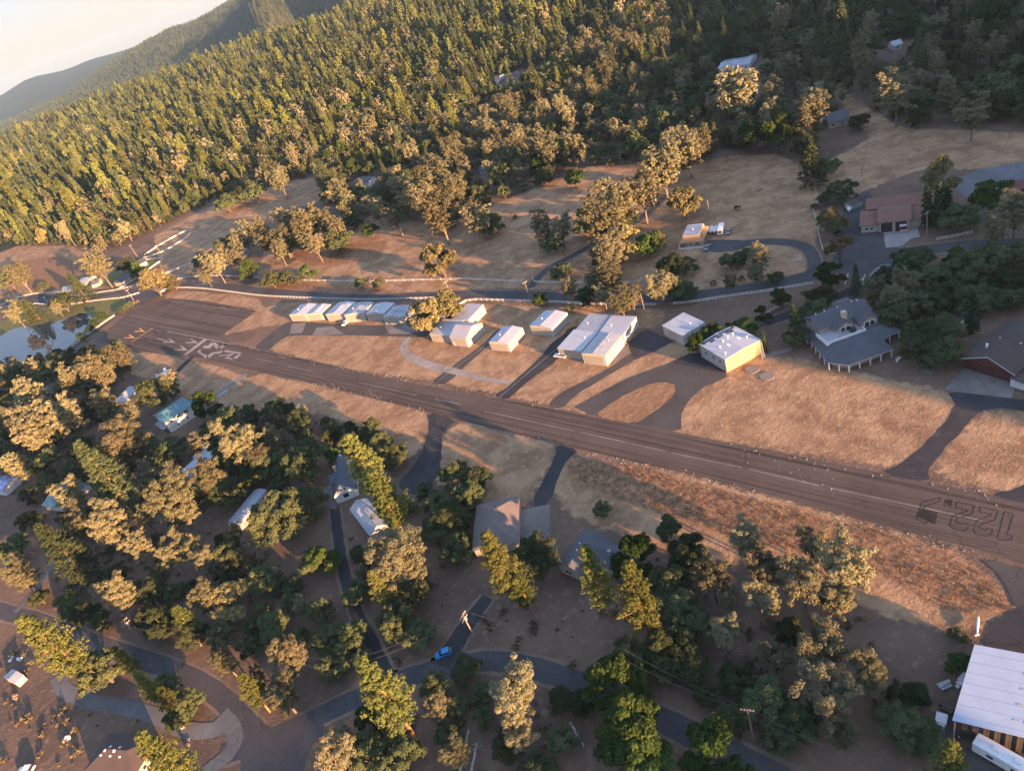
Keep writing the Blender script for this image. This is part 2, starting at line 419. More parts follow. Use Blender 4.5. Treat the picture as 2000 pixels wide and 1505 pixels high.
SHOULDER = asphalt('shoulder_dirt', (.11, .075, .055), (.19, .14, .105))
Z = [.024]
def zz(): Z[0] += .0016; return Z[0]
# runway with its turnaround apron
RW_TOP = [(515,683),(650,713),(800,747),(985,781),(1245,829),(1500,879),(1720,923),(1960,971),(2150,1012),(2600,1108)]
RW_BOT = [(2600,1262),(2150,1142),(2000,1102),(1900,1070),(1640,1003),(1350,926),(1090,868),(830,803),(600,747),(520,730),(395,699),(290,688),(185,668)]
sheet('runway', [(185,668),(215,640),(255,607),(330,582),(400,588),(470,600),(500,607),(470,630),(432,655),(455,672)] + RW_TOP + RW_BOT[:-1], A_RUN, zz(), label='brown streaked asphalt runway with a wide turnaround at its far end')
def shp(n, p, mt, sm=1, **k): return sheet(n, p, mt, zz(), sm, **k)
shp('taxiway', [(832,803),(838,830),(830,870),(805,915),(772,948),(800,965),(830,962),(850,940),(862,905),(862,860),(870,835),(897,820)], A_NEW, label='dark curved taxiway south of the runway')
shp('taxiway', [(1088,866),(1083,890),(1065,930),(1035,990),(1073,985),(1090,930),(1110,895),(1132,878)], A_NEW, label='narrow dark taxiway to the brown hip roofed house')
shp('driveway', [(1018,995),(1074,984),(1074,1062),(1016,1046)], CONC_D, 0, label='concrete apron beside the brown hip roofed house')
shp('taxiway', [(1718,925),(1760,905),(1790,882),(1835,837),(1862,798),(1867,787),(1847,762),(1973,777),(2100,792),(2100,822),(2000,804),(1964,795),(1925,800),(1907,810),(1868,852),(1829,894),(1812,918),(1818,942)], A_NEW, label='dark taxiway to the red barn')
shp('taxiway', [(1935,966),(1960,960),(2000,948),(2100,905),(2100,1000),(2000,981)], A_NEW, label='dark taxiway at the edge of the frame')
shp('taxiway', [(490,684),(522,686),(557,657),(575,655),(650,654),(785,657),(830,660),(845,646),(800,634),(700,636),(590,628),(562,628),(530,650)], A_OLD, label='old taxiway along the row of hangars')
for q in ([(618,640),(650,637),(672,652),(610,655)], [(745,625),(798,612),(835,640),(800,652),(760,652)], [(570,632),(598,630),(590,650),(566,652)]):
    shp('hangar_apron', q, CONC_D, 0, label='concrete pad in front of the hangar row')
shp('taxiway', [(839,748),(868,727),(935,678),(950,668),(968,645),(990,638),(975,660),(945,683),(905,718),(880,743),(866,751)], A_OLD, label='narrow old taxiway beside the tall gabled hangar')
shp('taxiway', [(962,772),(985,762),(1000,748),(1050,703),(1082,664),(1100,655),(1110,640),(1140,635),(1122,660),(1092,702),(1040,738),(1012,762),(990,782)], A_NEW, label='narrow dark taxiway beside the hangar cluster')
shp('taxiway', [(1068,794),(1090,770),(1130,750),(1190,720),(1228,690),(1228,665),(1262,641),(1314,668),(1270,690),(1230,708),(1180,738),(1118,775),(1098,800)], A_OLD, label='taxiway behind the hangar cluster')
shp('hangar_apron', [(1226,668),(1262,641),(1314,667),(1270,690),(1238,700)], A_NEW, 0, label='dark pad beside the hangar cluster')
shp('taxiway', [(1112,800),(1150,780),(1230,735),(1300,712),(1340,692),(1385,690),(1427,732),(1400,745),(1372,757),(1342,785),(1328,815),(1332,846),(1250,830)], A_OLD, label='broad taxiway in front of the sunlit yellow walled hangar')
shp('taxiway', [(1316,708),(1345,690),(1385,690),(1424,728),(1380,722)], A_NEW, 0, label='dark patch coloured as shade beside the big hangar')  # dark sheet in place of the hangar's cast shadow
shp('driveway', [(1180,695),(1225,672),(1232,690),(1195,712)], CONC_D, 0, label='concrete strip beside the ribbed hangar')
LEAF = chaikin([(1160,813),(1180,797),(1220,770),(1262,752),(1292,745),(1316,749),(1321,760),(1305,785),(1262,815),(1238,828)], 2, True)
ISL = grid_ = None
def island(poly, label, rust=0.0):
    o = sheet('grass_island', poly, GROUND, zz(), 2, label=label, keep=False); me = o.data
    a = me.attributes.new('cover', 'FLOAT_COLOR', 'POINT'); a.data.foreach_set('color', np.tile([1, 0, rust, 1], len(me.vertices)).astype(np.float32))
island([(1160,813),(1180,797),(1220,770),(1262,752),(1292,745),(1316,749),(1321,760),(1305,785),(1262,815),(1238,828)], 'leaf shaped island of dry grass in the broad taxiway', .55)
shp('gravel_path', [(795,657),(783,670),(779,682),(790,698),(812,712),(840,722),(872,727),(905,735),(960,746),(1000,750),(1000,744),(950,736),(900,722),(860,712),(825,700),(798,685),(796,672),(806,660)], PALEG, 1, label='pale curved gravel path across the grass')
# roads
MAIN = [(-60,612),(20,590),(80,580),(150,583),(215,575),(265,566),(310,556),(360,554),(430,558),(510,568),(600,577),(700,582),(800,580),(900,575),(1000,576),(1100,580),(1200,583),(1300,582),(1400,573),(1480,560),(1560,545),(1640,522),(1720,503),(1800,488),(1900,478),(2050,470)]
strip('road', MAIN, 7.0, A_MID, zz(), label='grey two lane road behind the hangars')
strip('road', [(100,712),(135,685),(175,655),(215,625),(245,602),(275,582),(300,562)], 7.0, A_MID, zz(), label='lane between the pond and the end of the runway')
shp('road', [(240,590),(262,560),(320,548),(345,556),(330,572),(300,580),(270,600)], A_MID, label='paved junction at the end of the runway')
shp('road', [(38,588),(60,575),(95,574),(118,585),(110,597),(60,600)], A_MID, label='paved turnout by the pond')
strip('driveway', [(1035,562),(1048,545),(1075,520),(1110,505),(1150,482),(1200,455),(1250,430),(1280,402),(1300,380)], 3.8, A_MID, zz(), label='thin driveway climbing through the pasture')
strip('driveway', [(1592,548),(1592,510),(1580,486),(1550,474),(1500,471),(1440,476),(1400,480)], 4.6, A_MID, zz(), label='curved driveway to the tan house')
shp('driveway', [(1376,478),(1384,468),(1432,468),(1470,472),(1452,486),(1428,492),(1386,494)], A_MID, label='parking area beside the tan house')
shp('driveway', [(1650,395),(1680,380),(1702,372),(1720,440),(1728,484),(1770,484),(1800,505),(1720,540),(1640,540),(1622,510),(1640,440)], A_MID, label='paved yard of the fire station')
shp('driveway', [(1725,446),(1792,444),(1797,463),(1780,466),(1761,481),(1730,484)], CONC, 0, label='pale concrete apron of the fire station')
shp('driveway', [(1858,362),(1892,336),(1960,322),(2100,302),(2100,385),(1985,378),(1890,392)], asphalt('blue_grey_paving', (.085, .09, .10), (.13, .13, .14)), label='grey paved lot beyond the fire station')
strip('driveway', [(1735,520),(1705,542),(1680,560),(1640,578),(1590,597),(1540,615),(1496,630)], 4.6, A_NEW, zz(), label='dark driveway past the big grey house')
shp('driveway', [(1618,592),(1655,580),(1682,600),(1690,616),(1640,622),(1632,605)], CONC, 0, label='concrete forecourt of the big grey house')
shp('driveway', [(1843,762),(1882,720),(1988,735),(1976,778)], CONC_D, 0, label='stained concrete pad before the red barn')
shp('driveway', [(1855,640),(1880,610),(1890,590),(1905,596),(1888,640),(1870,655)], CONC_D, 0, label='concrete walk at the little shed')
shp('patio', [(1795,712),(1818,706),(1832,716),(1826,730),(1802,732)], CONC_D, 2, label='round stone patio beside the big grey house')
strip('footpath', [(1490,698),(1520,688),(1548,682)], 2.0, CONC_D, zz(), label='footpath from the big hangar to the big grey house')
LOW = [(-80,1165),(0,1193),(60,1208),(120,1230),(180,1256),(270,1284),(360,1316),(420,1350),(465,1392),(500,1432)]
strip('road', LOW, 5.4, A_MID, zz(), label='lower road passing under the pines')
strip('road', [(430,1475),(500,1452),(560,1430),(620,1398),(700,1362),(760,1335),(830,1312),(900,1297),(960,1287),(1040,1303),(1120,1328),(1200,1362),(1300,1408),(1400,1458),(1490,1503),(1600,1560)], 5.4, A_MID, zz(), label='lower road past the blue car')
shp('road', [(440,1372),(470,1380),(500,1412),(540,1424),(610,1400),(640,1420),(600,1470),(585,1540),(474,1540),(468,1454),(450,1415)], A_MID, label='wide junction of the lower roads')
strip('gravel_drive', [(112,1318),(122,1345),(150,1362),(200,1374),(260,1384),(310,1398),(345,1420),(390,1430),(440,1420)], 4.2, GRAVEL, zz(), label='grey gravel drive to the brown roofed house')
strip('gravel_drive', [(432,1395),(455,1420),(462,1450),(440,1480),(400,1510)], 4.2, GRAVEL, zz(), label='gravel edge of the lower junction')
strip('driveway', [(652,985),(657,1020),(662,1060),(668,1100),(682,1160),(700,1205),(725,1250),(745,1295),(775,1350)], 3.4, A_NEW, zz(), label='long dark driveway to the grey cottage')
shp('driveway', [(620,965),(645,945),(662,980),(655,995),(640,992)], CONC_D, 0, label='forecourt of the grey cottage')
strip('driveway', [(952,1166),(930,1195),(905,1230),(885,1265),(862,1300)], (3.4, 6.0), A_NEW, zz(), label='dark driveway beside the blue car')
strip('footpath', [(112,1090),(85,1130),(60,1165),(30,1195)], 2.6, GRAVEL, zz(), label='grey path down to the lower road')
strip('taxiway', [(379,694),(360,712),(335,738)], 4.0, A_NEW, zz(), label='short dark strip to the parked plane')
strip('footpath', [(482,730),(450,752),(418,774)], 3.6, CONC_D, zz(), label='concrete strip to the teal roofed house')
strip('footpath', [(446,761),(420,778)], 3.0, CONC, zz(), label='second shorter concrete strip by the teal roofed house')
shp('driveway', [(1935,1215),(1985,1190),(2100,1180),(2100,1290),(1920,1262)], A_NEW, 0, label='dark yard behind the blue white shed')
shp('driveway', [(1840,1400),(1868,1404),(1960,1430),(2100,1450),(2100,1600),(1840,1600)], A_OLD, 0, label='dark yard before the big shed')
shp('driveway', [(1905,1085),(2100,1135),(2100,1195),(1990,1200),(1960,1130)], A_OLD, label='worn paving at the end of the strip')
# pond
m, t, b = base_mat('pond_water', .04, .5); b.inputs['Base Color'].default_value = (.015, .03, .045, 1); b.inputs['IOR'].default_value = 1.33
bump(t, b, noise(t, .8, 2, .5, worldvec(t)), .04, .05)
POND = [(-90,690),(-40,668),(0,658),(26,640),(60,637),(92,630),(120,626),(140,618),(158,611),(176,613),(180,620),(168,640),(160,652),(148,666),(135,676),(120,687),(102,700),(60,712),(20,712),(-60,725)]
sheet('pond_water', POND, m, zz(), 2, label='still blue pond reflecting the sky')
# ================================================================ BUILDINGS
STEEL = metal_sheet('white_steel_roof', (.36, .385, .43), .4, .0, 1.0, .07, 0)
STEEL_Y = metal_sheet('ribbed_steel_roof', (.33, .335, .36), .42, .0, 1.5, .1, 1)
STEEL_X = metal_sheet('grey_steel_roof', (.27, .30, .345), .38, .0, 1.2, .12, 0)
CREAM = metal_sheet('cream_steel_wall', (.42, .385, .29), .55, 0, .6, .06, 0)
PALEW = metal_sheet('pale_steel_wall', (.38, .37, .34), .55, 0, .6, .08, 0)
OCHRE = metal_sheet('ochre_steel_wall', (.40, .30, .15), .6, 0, .5, .06, 1)  # on the big hangar this carries the sun's yellow on its lit wall
WHITE = paint('white_paint', (.58, .58, .58), .5); TRIM = paint('white_trim', (.62, .62, .61), .45, dirt=.05)
DOORP = metal_sheet('steel_door', (.33, .31, .265), .5, 0, 1.2, .08, 0)
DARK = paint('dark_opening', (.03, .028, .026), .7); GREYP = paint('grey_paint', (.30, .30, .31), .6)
SH_GREY = shingle('grey_shingle', (.085, .088, .10)); SH_BROWN = shingle('brown_shingle', (.185, .10, .07)); SH_DARK = shingle('dark_shingle', (.075, .058, .052))
SH_TAUPE = shingle('taupe_shingle', (.15, .125, .115)); SH_TAN = shingle('tan_shingle', (.34, .20, .115)); SH_TEAL = metal_sheet('teal_steel_roof', (.062, .155, .18), .4, 0, .6, .08, 0)
SH_SLATE = shingle('slate_shingle', (.075, .095, .12))
SIDING = paint('taupe_siding', (.33, .28, .23), .7); RED = paint('barn_red', (.10, .036, .03), .7, dirt=.15); STUCCO = paint('tan_stucco', (.46, .33, .20), .8); STONE = paint('beige_block', (.40, .36, .30), .8, dirt=.2, scale=2)
MAUVE = paint('mauve_siding', (.34, .29, .29), .7); SUN_YEL = metal_sheet('sunlit_yellow', (.46, .44, .24), .55, 0, .6, .05, 1)  # yellow bands put low sunlight into the hangar wall colour
m, t, b = base_mat('window_glass', .12, .6); b.inputs['Base Color'].default_value = (.02, .025, .03, 1); GLASS = m
m, t, b = base_mat('solar_panel', .15, .6); v = objvec(t)
br = N(t, 'ShaderNodeTexBrick'); br.offset = 0; br.inputs['Scale'].default_value = 1.0; br.inputs['Brick Width'].default_value = 1.0; br.inputs['Row Height'].default_value = 1.6; br.inputs['Mortar Size'].default_value = .03
br.inputs['Color1'].default_value = (.02, .022, .03, 1); br.inputs['Color2'].default_value = (.028, .03, .04, 1); br.inputs['Mortar'].default_value = (.09, .09, .1, 1)
t.links.new(v, br.inputs['Vector']); t.links.new(br.outputs[0], b.inputs['Base Color']); SOLAR = m
def rect(Apx, Bpx, Cpx, z):
    a, b_, c = at(*Apx, z), at(*Bpx, z), at(*Cpx, z)
    x = (b_ - a); w = x.length; x.normalize(); y = Vector((-x.y, x.x, 0)); d = (c - b_).dot(y)
    return Vector((a.x, a.y, 0)), math.atan2(x.y, x.x), w, d
SHOWN = []                                    # where buildings show, so that filler trees do not hide them
class House:
    "walls and roof over a rectangle; local x runs along the front, y to the back"
    def __init__(s, name, label, cat, A, B, C, h, roof='gable_y', rise=1.0, wall=None, top=None, over=.3, group=None, th=.12, keep=True, gable=None, size=None):
        o, rz, w, d = rect(A, B, C, h)
        if size: w, d = size[0] or w, size[1] or d
        s.h, s.w, s.d, s.rise, s.roofk, s.over = h, w, d, rise, roof, over
        s.root = empty(name, (o.x, o.y, hz(o.x, o.y)), rz, label, cat, group)
        wl = MB(); e = over
        if roof == 'gable_y':       # ridge runs front to back
            prof = [(0, 0), (w, 0), (w, h), (w / 2, h + rise), (0, h)]
            wl.add([(x, 0, z) for x, z in prof] + [(x, d, z) for x, z in prof], [(0, 1, 2, 3, 4), (9, 8, 7, 6, 5)] + [((i + 1) % 5, i, 5 + i, 5 + (i + 1) % 5) for i in (1, 4)] + [(0, 5, 6, 1)])
            k = rise / (w / 2); T = th
            rf = MB(); rf.slab([(-e, -e, h - e * k + T), (-e, d + e, h - e * k + T), (w / 2, d + e, h + rise + T), (w / 2, -e, h + rise + T)], T * .9)
            rf.slab([(w + e, -e, h - e * k + T), (w + e, d + e, h - e * k + T), (w / 2, d + e, h + rise + T), (w / 2, -e, h + rise + T)], T * .9)
        elif roof == 'gable_x':
            prof = [(0, 0), (d, 0), (d, h), (d / 2, h + rise), (0, h)]
            wl.add([(0, y, z) for y, z in prof] + [(w, y, z) for y, z in prof], [(4, 3, 2, 1, 0), (5, 6, 7, 8, 9)] + [(i, (i + 1) % 5, 5 + (i + 1) % 5, 5 + i) for i in (1, 4)] + [(1, 0, 5, 6)])
            k = rise / (d / 2); T = th
            rf = MB(); rf.slab([(-e, -e, h - e * k + T), (w + e, -e, h - e * k + T), (w + e, d / 2, h + rise + T), (-e, d / 2, h + rise + T)], T * .9)
            rf.slab([(-e, d + e, h - e * k + T), (w + e, d + e, h - e * k + T), (w + e, d / 2, h + rise + T), (-e, d / 2, h + rise + T)], T * .9)
        elif roof == 'hip':
            wl.box(0, w, 0, d, 0, h); q = min(w, d) / 2
            x0, x1, y0, y1 = -e, w + e, -e, d + e; zz0, zr = h + .02, h + rise
            if w >= d: r0, r1 = (q, d / 2), (w - q, d / 2)
            else: r0, r1 = (w / 2, q), (w / 2, d - q)
            rf = MB(); V_ = [(x0, y0, zz0), (x1, y0, zz0), (x1, y1, zz0), (x0, y1, zz0), (*r0, zr), (*r1, zr)]
            F_ = [(0, 1, 5, 4), (1, 2, 5), (2, 3, 4, 5), (3, 0, 4)] if w >= d else [(0, 1, 4), (1, 2, 5, 4), (2, 3, 5), (3, 0, 4, 5)]
            rf.add(V_, F_ + [(3, 2, 1, 0)])
        else:                        # low single slope
            hb = h + rise
            wl.add([(0, 0, 0), (w, 0, 0), (w, d, 0), (0, d, 0), (0, 0, h), (w, 0, h), (w, d, hb), (0, d, hb)], [(3, 2, 1, 0), (0, 1, 5, 4), (1, 2, 6, 5), (2, 3, 7, 6), (3, 0, 4, 7), (4, 5, 6, 7)])
            k = rise / d
            rf = MB(); rf.slab([(-e, -e, h - e * k + .15), (w + e, -e, h - e * k + .15), (w + e, d + e, hb + e * k + .15), (-e, d + e, hb + e * k + .15)], .13)
        s.wall = wl.build('wall', wall or CREAM, s.root); s.roof = rf.build('roof', top or STEEL, s.root)
        M = Matrix.Translation(o) @ Matrix.Rotation(rz, 4, 'Z'); s.M = M
        ps = [project(M @ Vector(p)) for p in ((0, 0, h), (w, 0, h), (w, d, h), (0, d, h), (0, 0, 1), (w, 0, 1))]; SHOWN.append((min(p[0] for p in ps), max(p[0] for p in ps), min(p[1] for p in ps), max(p[1] for p in ps), ps[0][2]))
        if keep:
            g = [(M @ Vector(p))[:2] for p in ((-1, -1, 0), (w + 1, -1, 0), (w + 1, d + 1, 0), (-1, d + 1, 0))]; KEEP.append([tuple(p) for p in g])
    def roofz(s, x, y):
        if s.roofk == 'gable_y': return s.h + s.rise * (1 - abs(x - s.w / 2) / (s.w / 2)) + .12
        if s.roofk == 'gable_x': return s.h + s.rise * (1 - abs(y - s.d / 2) / (s.d / 2)) + .12
        if s.roofk == 'hip': return s.h + s.rise * min(1, min(x, s.w - x, y, s.d - y) / (min(s.w, s.d) / 2))
        return s.h + s.rise * y / s.d + .15
    def on(s, face, u0, u1, z0, z1, mat, name='window', t=.05, sub=None, label=None):
        "a panel on a wall: face front/right/back/left, u along it from its left seen from outside"
        mb = MB(); w, d = s.w, s.d
        if face == 'front': mb.box(u0, u1, -t, .02, z0, z1)
        elif face == 'right': mb.box(w - .02, w + t, u0, u1, z0, z1)
        elif face == 'back': mb.box(w - u1, w - u0, d - .02, d + t, z0, z1)
        else: mb.box(-t, .02, d - u1, d - u0, z0, z1)
        o = mb.build(name, mat, sub or s.root)
        if label: o['label'] = label
        return o
    def window(s, face, u0, u1, z0, z1, frame=None):
        f = s.on(face, u0, u1, z0, z1, frame or TRIM, 'window', .05)
        e = .09; s.on(face, u0 + e, u1 - e, z0 + e, z1 - e, GLASS, 'pane', .065, sub=f)
        if u1 - u0 > 1.3:
            c = (u0 + u1) / 2; s.on(face, c - .04, c + .04, z0 + e, z1 - e, frame or TRIM, 'mullion', .08, sub=f)
        return f
    def door(s, face, u0, u1, z1, mat=None, name='door', handle=True):
        f = s.on(face, u0, u1, .03, z1, mat or DOORP, name, .06)
        if handle and u1 - u0 < 1.5: s.on(face, u1 - .2, u1 - .1, 1.0, 1.1, DARK, 'handle', .1, sub=f)
        return f
    def patch(s, x0, x1, y0, y1, mat, name='skylight', lift=.05, th=.05):
        mb = MB(); mb.slab([(x, y, s.roofz(x, y) + lift) for x, y in ((x0, y0), (x1, y0), (x1, y1), (x0, y1))], th)
        return mb.build(name, mat, s.root)
    def vent(s, x, y, r=.18, h=.7, mat=None, name='roof_vent'):
        mb = MB(); z = s.roofz(x, y); mb.tube([(x, y, z - .1), (x, y, z + h * .75)], r * .7, 8); mb.tube([(x, y, z + h * .72), (x, y, z + h)], [r * 1.3, r * .5], 8)
        return mb.build(name, mat or TRIM, s.root)
HG = 'steel hangars beside the airstrip'
def hangar(label, A, B, C, h=4.2, roof='gable_y', rise=.7, wall=None, top=None, door=True, sky=0, right_door=False):
    b_ = House('hangar', label, 'hangar', A, B, C, h, roof, rise, wall, top or STEEL, .18, HG)
    if door:
        d = b_.door('front', b_.w * .1, b_.w * .9, h * .82, DOORP, 'hangar_door', False)
        for q in (.3, .5, .7): b_.on('front', b_.w * q - .04, b_.w * q + .04, .05, h * .82, GREYP, 'door_seam', .08, sub=d)
    if right_door: b_.door('right', b_.d * .3, b_.d * .85, h * .75, PALEW, 'hangar_door', False)
    for i in range(sky):
        for j in range(2):
            x = b_.w * (.28 + .42 * i); y = b_.d * (.28 + .42 * j); b_.patch(x - .35, x + .35, y - 1.3, y + 1.3, GREYP, 'skylight')
    b_.on('front', 0, b_.w, b_.h - .12, b_.h + .02, TRIM, 'eave_trim', .09)
    if roof == 'gable_y': MB().slab([(b_.w / 2 - .25, -.2, h + rise + .17), (b_.w / 2 + .25, -.2, h + rise + .17), (b_.w / 2 + .25, b_.d + .2, h + rise + .17), (b_.w / 2 - .25, b_.d + .2, h + rise + .17)], .05).build('ridge_cap', GREYP, b_.root)
    b_.on('right', -.06, .16, 0, b_.h, TRIM, 'corner_trim', .04); b_.on('right', b_.d - .16, b_.d + .06, 0, b_.h, TRIM, 'corner_trim', .04); b_.on('right', 0, b_.d, .02, .5, GREYP, 'base_course', .025)
    if len(label) % 3 == 0: b_.vent(b_.w * .3, b_.d * .4, .22, .7)
    if len(label) % 2: b_.vent(b_.w * .7, b_.d * .65, .2, .6)
    return b_
def build_hangars():
    hangar('westernmost cream hangar at the far end of the row of six', (565,615), (597,614), (617,594), 4.0)
    x = hangar('second hangar of the row of six, with one pale skylight on its roof', (599,614), (627,612), (652,594), 4.0); x.patch(x.w * .62, x.w * .7, x.d * .2, x.d * .6, TRIM, 'skylight')
    x = hangar('third hangar of the row of six, plain cream front beside the white car', (636,614), (669,613), (694,590), 4.2); x.patch(x.w * .45, x.w * .53, x.d * .4, x.d * .7, TRIM, 'skylight')
    hangar('fourth hangar of the row of six, grey fronted and tallest', (672,615), (708,612), (732,590), 4.6, wall=PALEW, top=STEEL_X)
    hangar('fifth hangar of the row of six, with a plain white roof', (714,613), (750,612), (772,592), 4.0, wall=PALEW)
    x = hangar('last hangar of the row of six, slotted roof next to the big oak', (748,620), (785,619), (801,598), 4.0, wall=PALEW, top=STEEL_X)
    for q in (.25, .4, .55, .7, .85): x.patch(x.w * q - .12, x.w * q + .12, x.d * .35, x.d * .6, DARK, 'roof_slot')
    x = hangar('long pinkish roofed hangar behind the big oak by the fence gap', (883,623), (914,625), (945,596), 4.2, 'shed', .3, top=STEEL_Y, door=False, right_door=True)
    hangar('low hangar with a stained white roof under the big oak', (839,652), (878,655), (906,627), 4.0, 'shed', .4, PALEW)
    x = hangar('hangar with a steep gable and bright yellow end wall', (878,658), (910,661), (944,631), 4.4, 'gable_x', 2.4, PALEW, STEEL_Y, right_door=True)
    x.on('right', 0, x.d, x.h * .74, x.h, SUN_YEL, 'sunlit_gable_band', .04); x.door('front', .8, 1.9, 2.2, TRIM)
    x = hangar('free standing hangar with half blue half pink low gable roof', (955,668), (992,671), (1028,641), 4.0, right_door=True)
    x.on('right', 0, x.d, x.h * .7, x.h - .05, SUN_YEL, 'sunlit_wall_band', .03)
    hangar('free standing hangar nearest the road, low gable over a grey front', (1035,636), (1077,641), (1109,611), 4.2, wall=PALEW)
    hangar('ribbed grey roofed hangar at the back of the cluster of four', (1124,645), (1167,649), (1197,617), 4.2, 'shed', .2, PALEW, STEEL_X, door=False)
    hangar('wide plain roofed hangar at the back corner of the cluster of four', (1170,650), (1217,653), (1248,620), 4.4, 'shed', .25, PALEW, door=False, right_door=True)
    hangar('plain roofed hangar with the white pickup at its door, in the cluster of four', (1089,680), (1135,686), (1166,650), 4.0, 'shed', .25, PALEW)
    x = hangar('cream hangar with four grey skylights, front of the cluster of four', (1136,690), (1181,695), (1220,655), 4.6, 'gable_y', .55, CREAM, STEEL_Y, sky=2)
    x.on('right', 0, x.d, x.h * .72, x.h - .05, SUN_YEL, 'sunlit_wall_band', .03); x.door('right', x.d * .45, x.d * .95, 3.2, PALEW, 'hangar_door', False)
    x = hangar('square flat white roofed hangar standing alone by the hedge', (1294,636), (1333,656), (1377,632), 4.2, 'shed', .3, PALEW, door=False)
    x.door('front', x.w * .3, x.w * .62, 3.2, DOORP, 'hangar_door', False)
    b_ = House('hangar', 'big hangar with wall coloured sunlit ochre and dark panels stepped across its roof', 'hangar', (1366,672), (1416,702), (1487,665), 5.2, 'gable_x', .5, OCHRE, STEEL, .25, HG)
    for k, (x0, x1, y0, y1) in enumerate(((.06, .30, .86, .97), (.06, .30, .62, .80), (.1, .38, .34, .56), (.05, .28, .08, .26))):
        pass
    W_, D_ = b_.w, b_.d
    for u0, u1, v0, v1 in ((.03, .12, .05, .2), (.03, .22, .2, .32), (.03, .12, .32, .4), (.03, .22, .40, .56), (.03, .12, .56, .66), (.03, .22, .66, .86), (.03, .12, .86, .95)):
        b_.patch(W_ * u0, W_ * u1, D_ * v0, D_ * v1, SOLAR, 'solar_panel', .07)
    for u, v_ in ((.55, .2), (.42, .38), (.38, .55), (.35, .72), (.7, .85), (.86, .12)): b_.vent(W_ * u, D_ * v_, .25, .9)
    for u, v_ in ((.55, .35), (.5, .68)): b_.patch(W_ * u, W_ * (u + .12), D_ * v_, D_ * (v_ + .07), TRIM, 'skylight')
    for q in (.2, .5, .75): b_.window('front', W_ * q, W_ * q + .9, 2.6, 3.6, GREYP)
    b_.on('right', D_ * .6, D_ * .61, 0, 5.1, GREYP, 'downpipe', .12)
    b_.on('front', 0, W_, 0.02, 5.18, PALEW, 'shaded_front', .03)  # grey of the shaded front painted over the sunlit ochre
build_hangars()
def tree_house_windows(b_, face, items):
    for u0, u1, z0, z1 in items: b_.window(face, u0, u1, z0, z1)
def build_houses():
    # teal roofed two storey house
    A, B, C = (320,823), (369,790), (349,786)
    b_ = House('teal_house', 'white two storey house with a teal metal roof', 'house', (321,825), (372,791), (339,785), 6.0, 'gable_x', 2.0, WHITE, SH_TEAL, .7)
    W_, D_ = b_.w, b_.d
    for u in (.17, .40, .46, .68, .76): b_.window('front', W_ * u, W_ * u + 1.0, 4.0, 5.4)
    for u in (.30, .66): b_.window('front', W_ * u, W_ * u + .9, 1.2, 2.4)
    b_.door('front', W_ * .47, W_ * .47 + 1.0, 2.2, WHITE)
    for u in (.2, .5, .75): b_.window('left', D_ * u, D_ * u + 1.1, 3.9, 5.2); b_.window('left', D_ * u, D_ * u + 1.0, 1.0, 2.2)
    dk = MB().box(-2.2, -.05, D_ * .1, D_ * .9, 2.75, 2.9); dk.build('balcony', GREYP, b_.root)
    for y in (.12, .5, .88): MB().box(-2.15, -2.0, D_ * y - .08, D_ * y + .08, 0, 2.75).build('porch_post', WHITE, b_.root)
    lo = MB(); lo.box(W_ + .0, W_ + 5.5, .8, D_ - .3, 0, 3.4); lo.build('garage_wall', WHITE, b_.root)
    lr = MB(); lr.slab([(W_ - .1, .2, 3.5), (W_ + 6, .2, 3.5), (W_ + 6, D_ / 2, 5.0), (W_ - .1, D_ / 2, 5.0)], .12); lr.slab([(W_ - .1, D_ + .3, 3.5), (W_ + 6, D_ + .3, 3.5), (W_ + 6, D_ / 2, 5.0), (W_ - .1, D_ / 2, 5.0)], .12)
    lr.build('garage_roof', SH_TEAL, b_.root); b_.vent(W_ * .5, D_ * .42, .25, .5)
    # tan shed hangar, left
    b_ = House('barn', 'tan gabled barn with a grey metal roof among oaks', 'barn', (243,786), (269,757), (254,751), 4.6, 'gable_x', 1.8, OCHRE, STEEL_X, .3)
    b_.door('right', b_.d * .2, b_.d * .8, 3.4, GREYP, 'barn_door', False)
    # white L shaped
    b_ = House('white_house', 'long white roofed house bent in an L among dark oaks', 'house', (352,921), (367,924), (372,893), 3.2, 'gable_y', 1.0, WHITE, STEEL, .4)
    w2 = MB(); W_, D_ = b_.w, b_.d; w2.box(-1, W_ + 7, D_, D_ + 6.5, 0, 3.2); w2.build('wing_wall', WHITE, b_.root)
    r2 = MB(); r2.slab([(-1.5, D_ - .2, 3.4), (W_ + 7.5, D_ - .2, 3.4), (W_ + 7.5, D_ + 3.2, 4.5), (-1.5, D_ + 3.2, 4.5)], .1); r2.slab([(-1.5, D_ + 7, 3.4), (W_ + 7.5, D_ + 7, 3.4), (W_ + 7.5, D_ + 3.2, 4.5), (-1.5, D_ + 3.2, 4.5)], .1); r2.build('wing_roof', STEEL, b_.root)
    b_.window('front', 1, 2.4, 1, 2.2); b_.window('right', 2, 3.4, 1, 2.2); b_.door('right', 5, 6, 2.1)
    # mobile home
    b_ = House('mobile_home', 'long narrow mobile home with a pale bowed roof', 'mobile home', (444,1022), (472,1024), (541,958), 3.2, 'gable_y', .5, PALEW, STEEL_X, .3, size=(5.2, None))
    for u in (.2, .4, .6, .8): b_.window('right', b_.d * u, b_.d * u + 1.2, 1.1, 2.2)
    b_.door('right', b_.d * .5, b_.d * .5 + .9, 2.1); MB().box(b_.w + .1, b_.w + 1.6, b_.d * .86, b_.d * .95, 0, 1.1).build('porch', WHITE, b_.root)
    for y in (.25, .5, .75): b_.vent(b_.w * .4, b_.d * y, .12, .4)
    # grey cottage
    b_ = House('grey_cottage', 'steep grey roofed cottage with a white gable end', 'house', (652,970), (694,953), (670,905), 3.2, 'gable_y', 4.2, WHITE, SH_SLATE, .45)
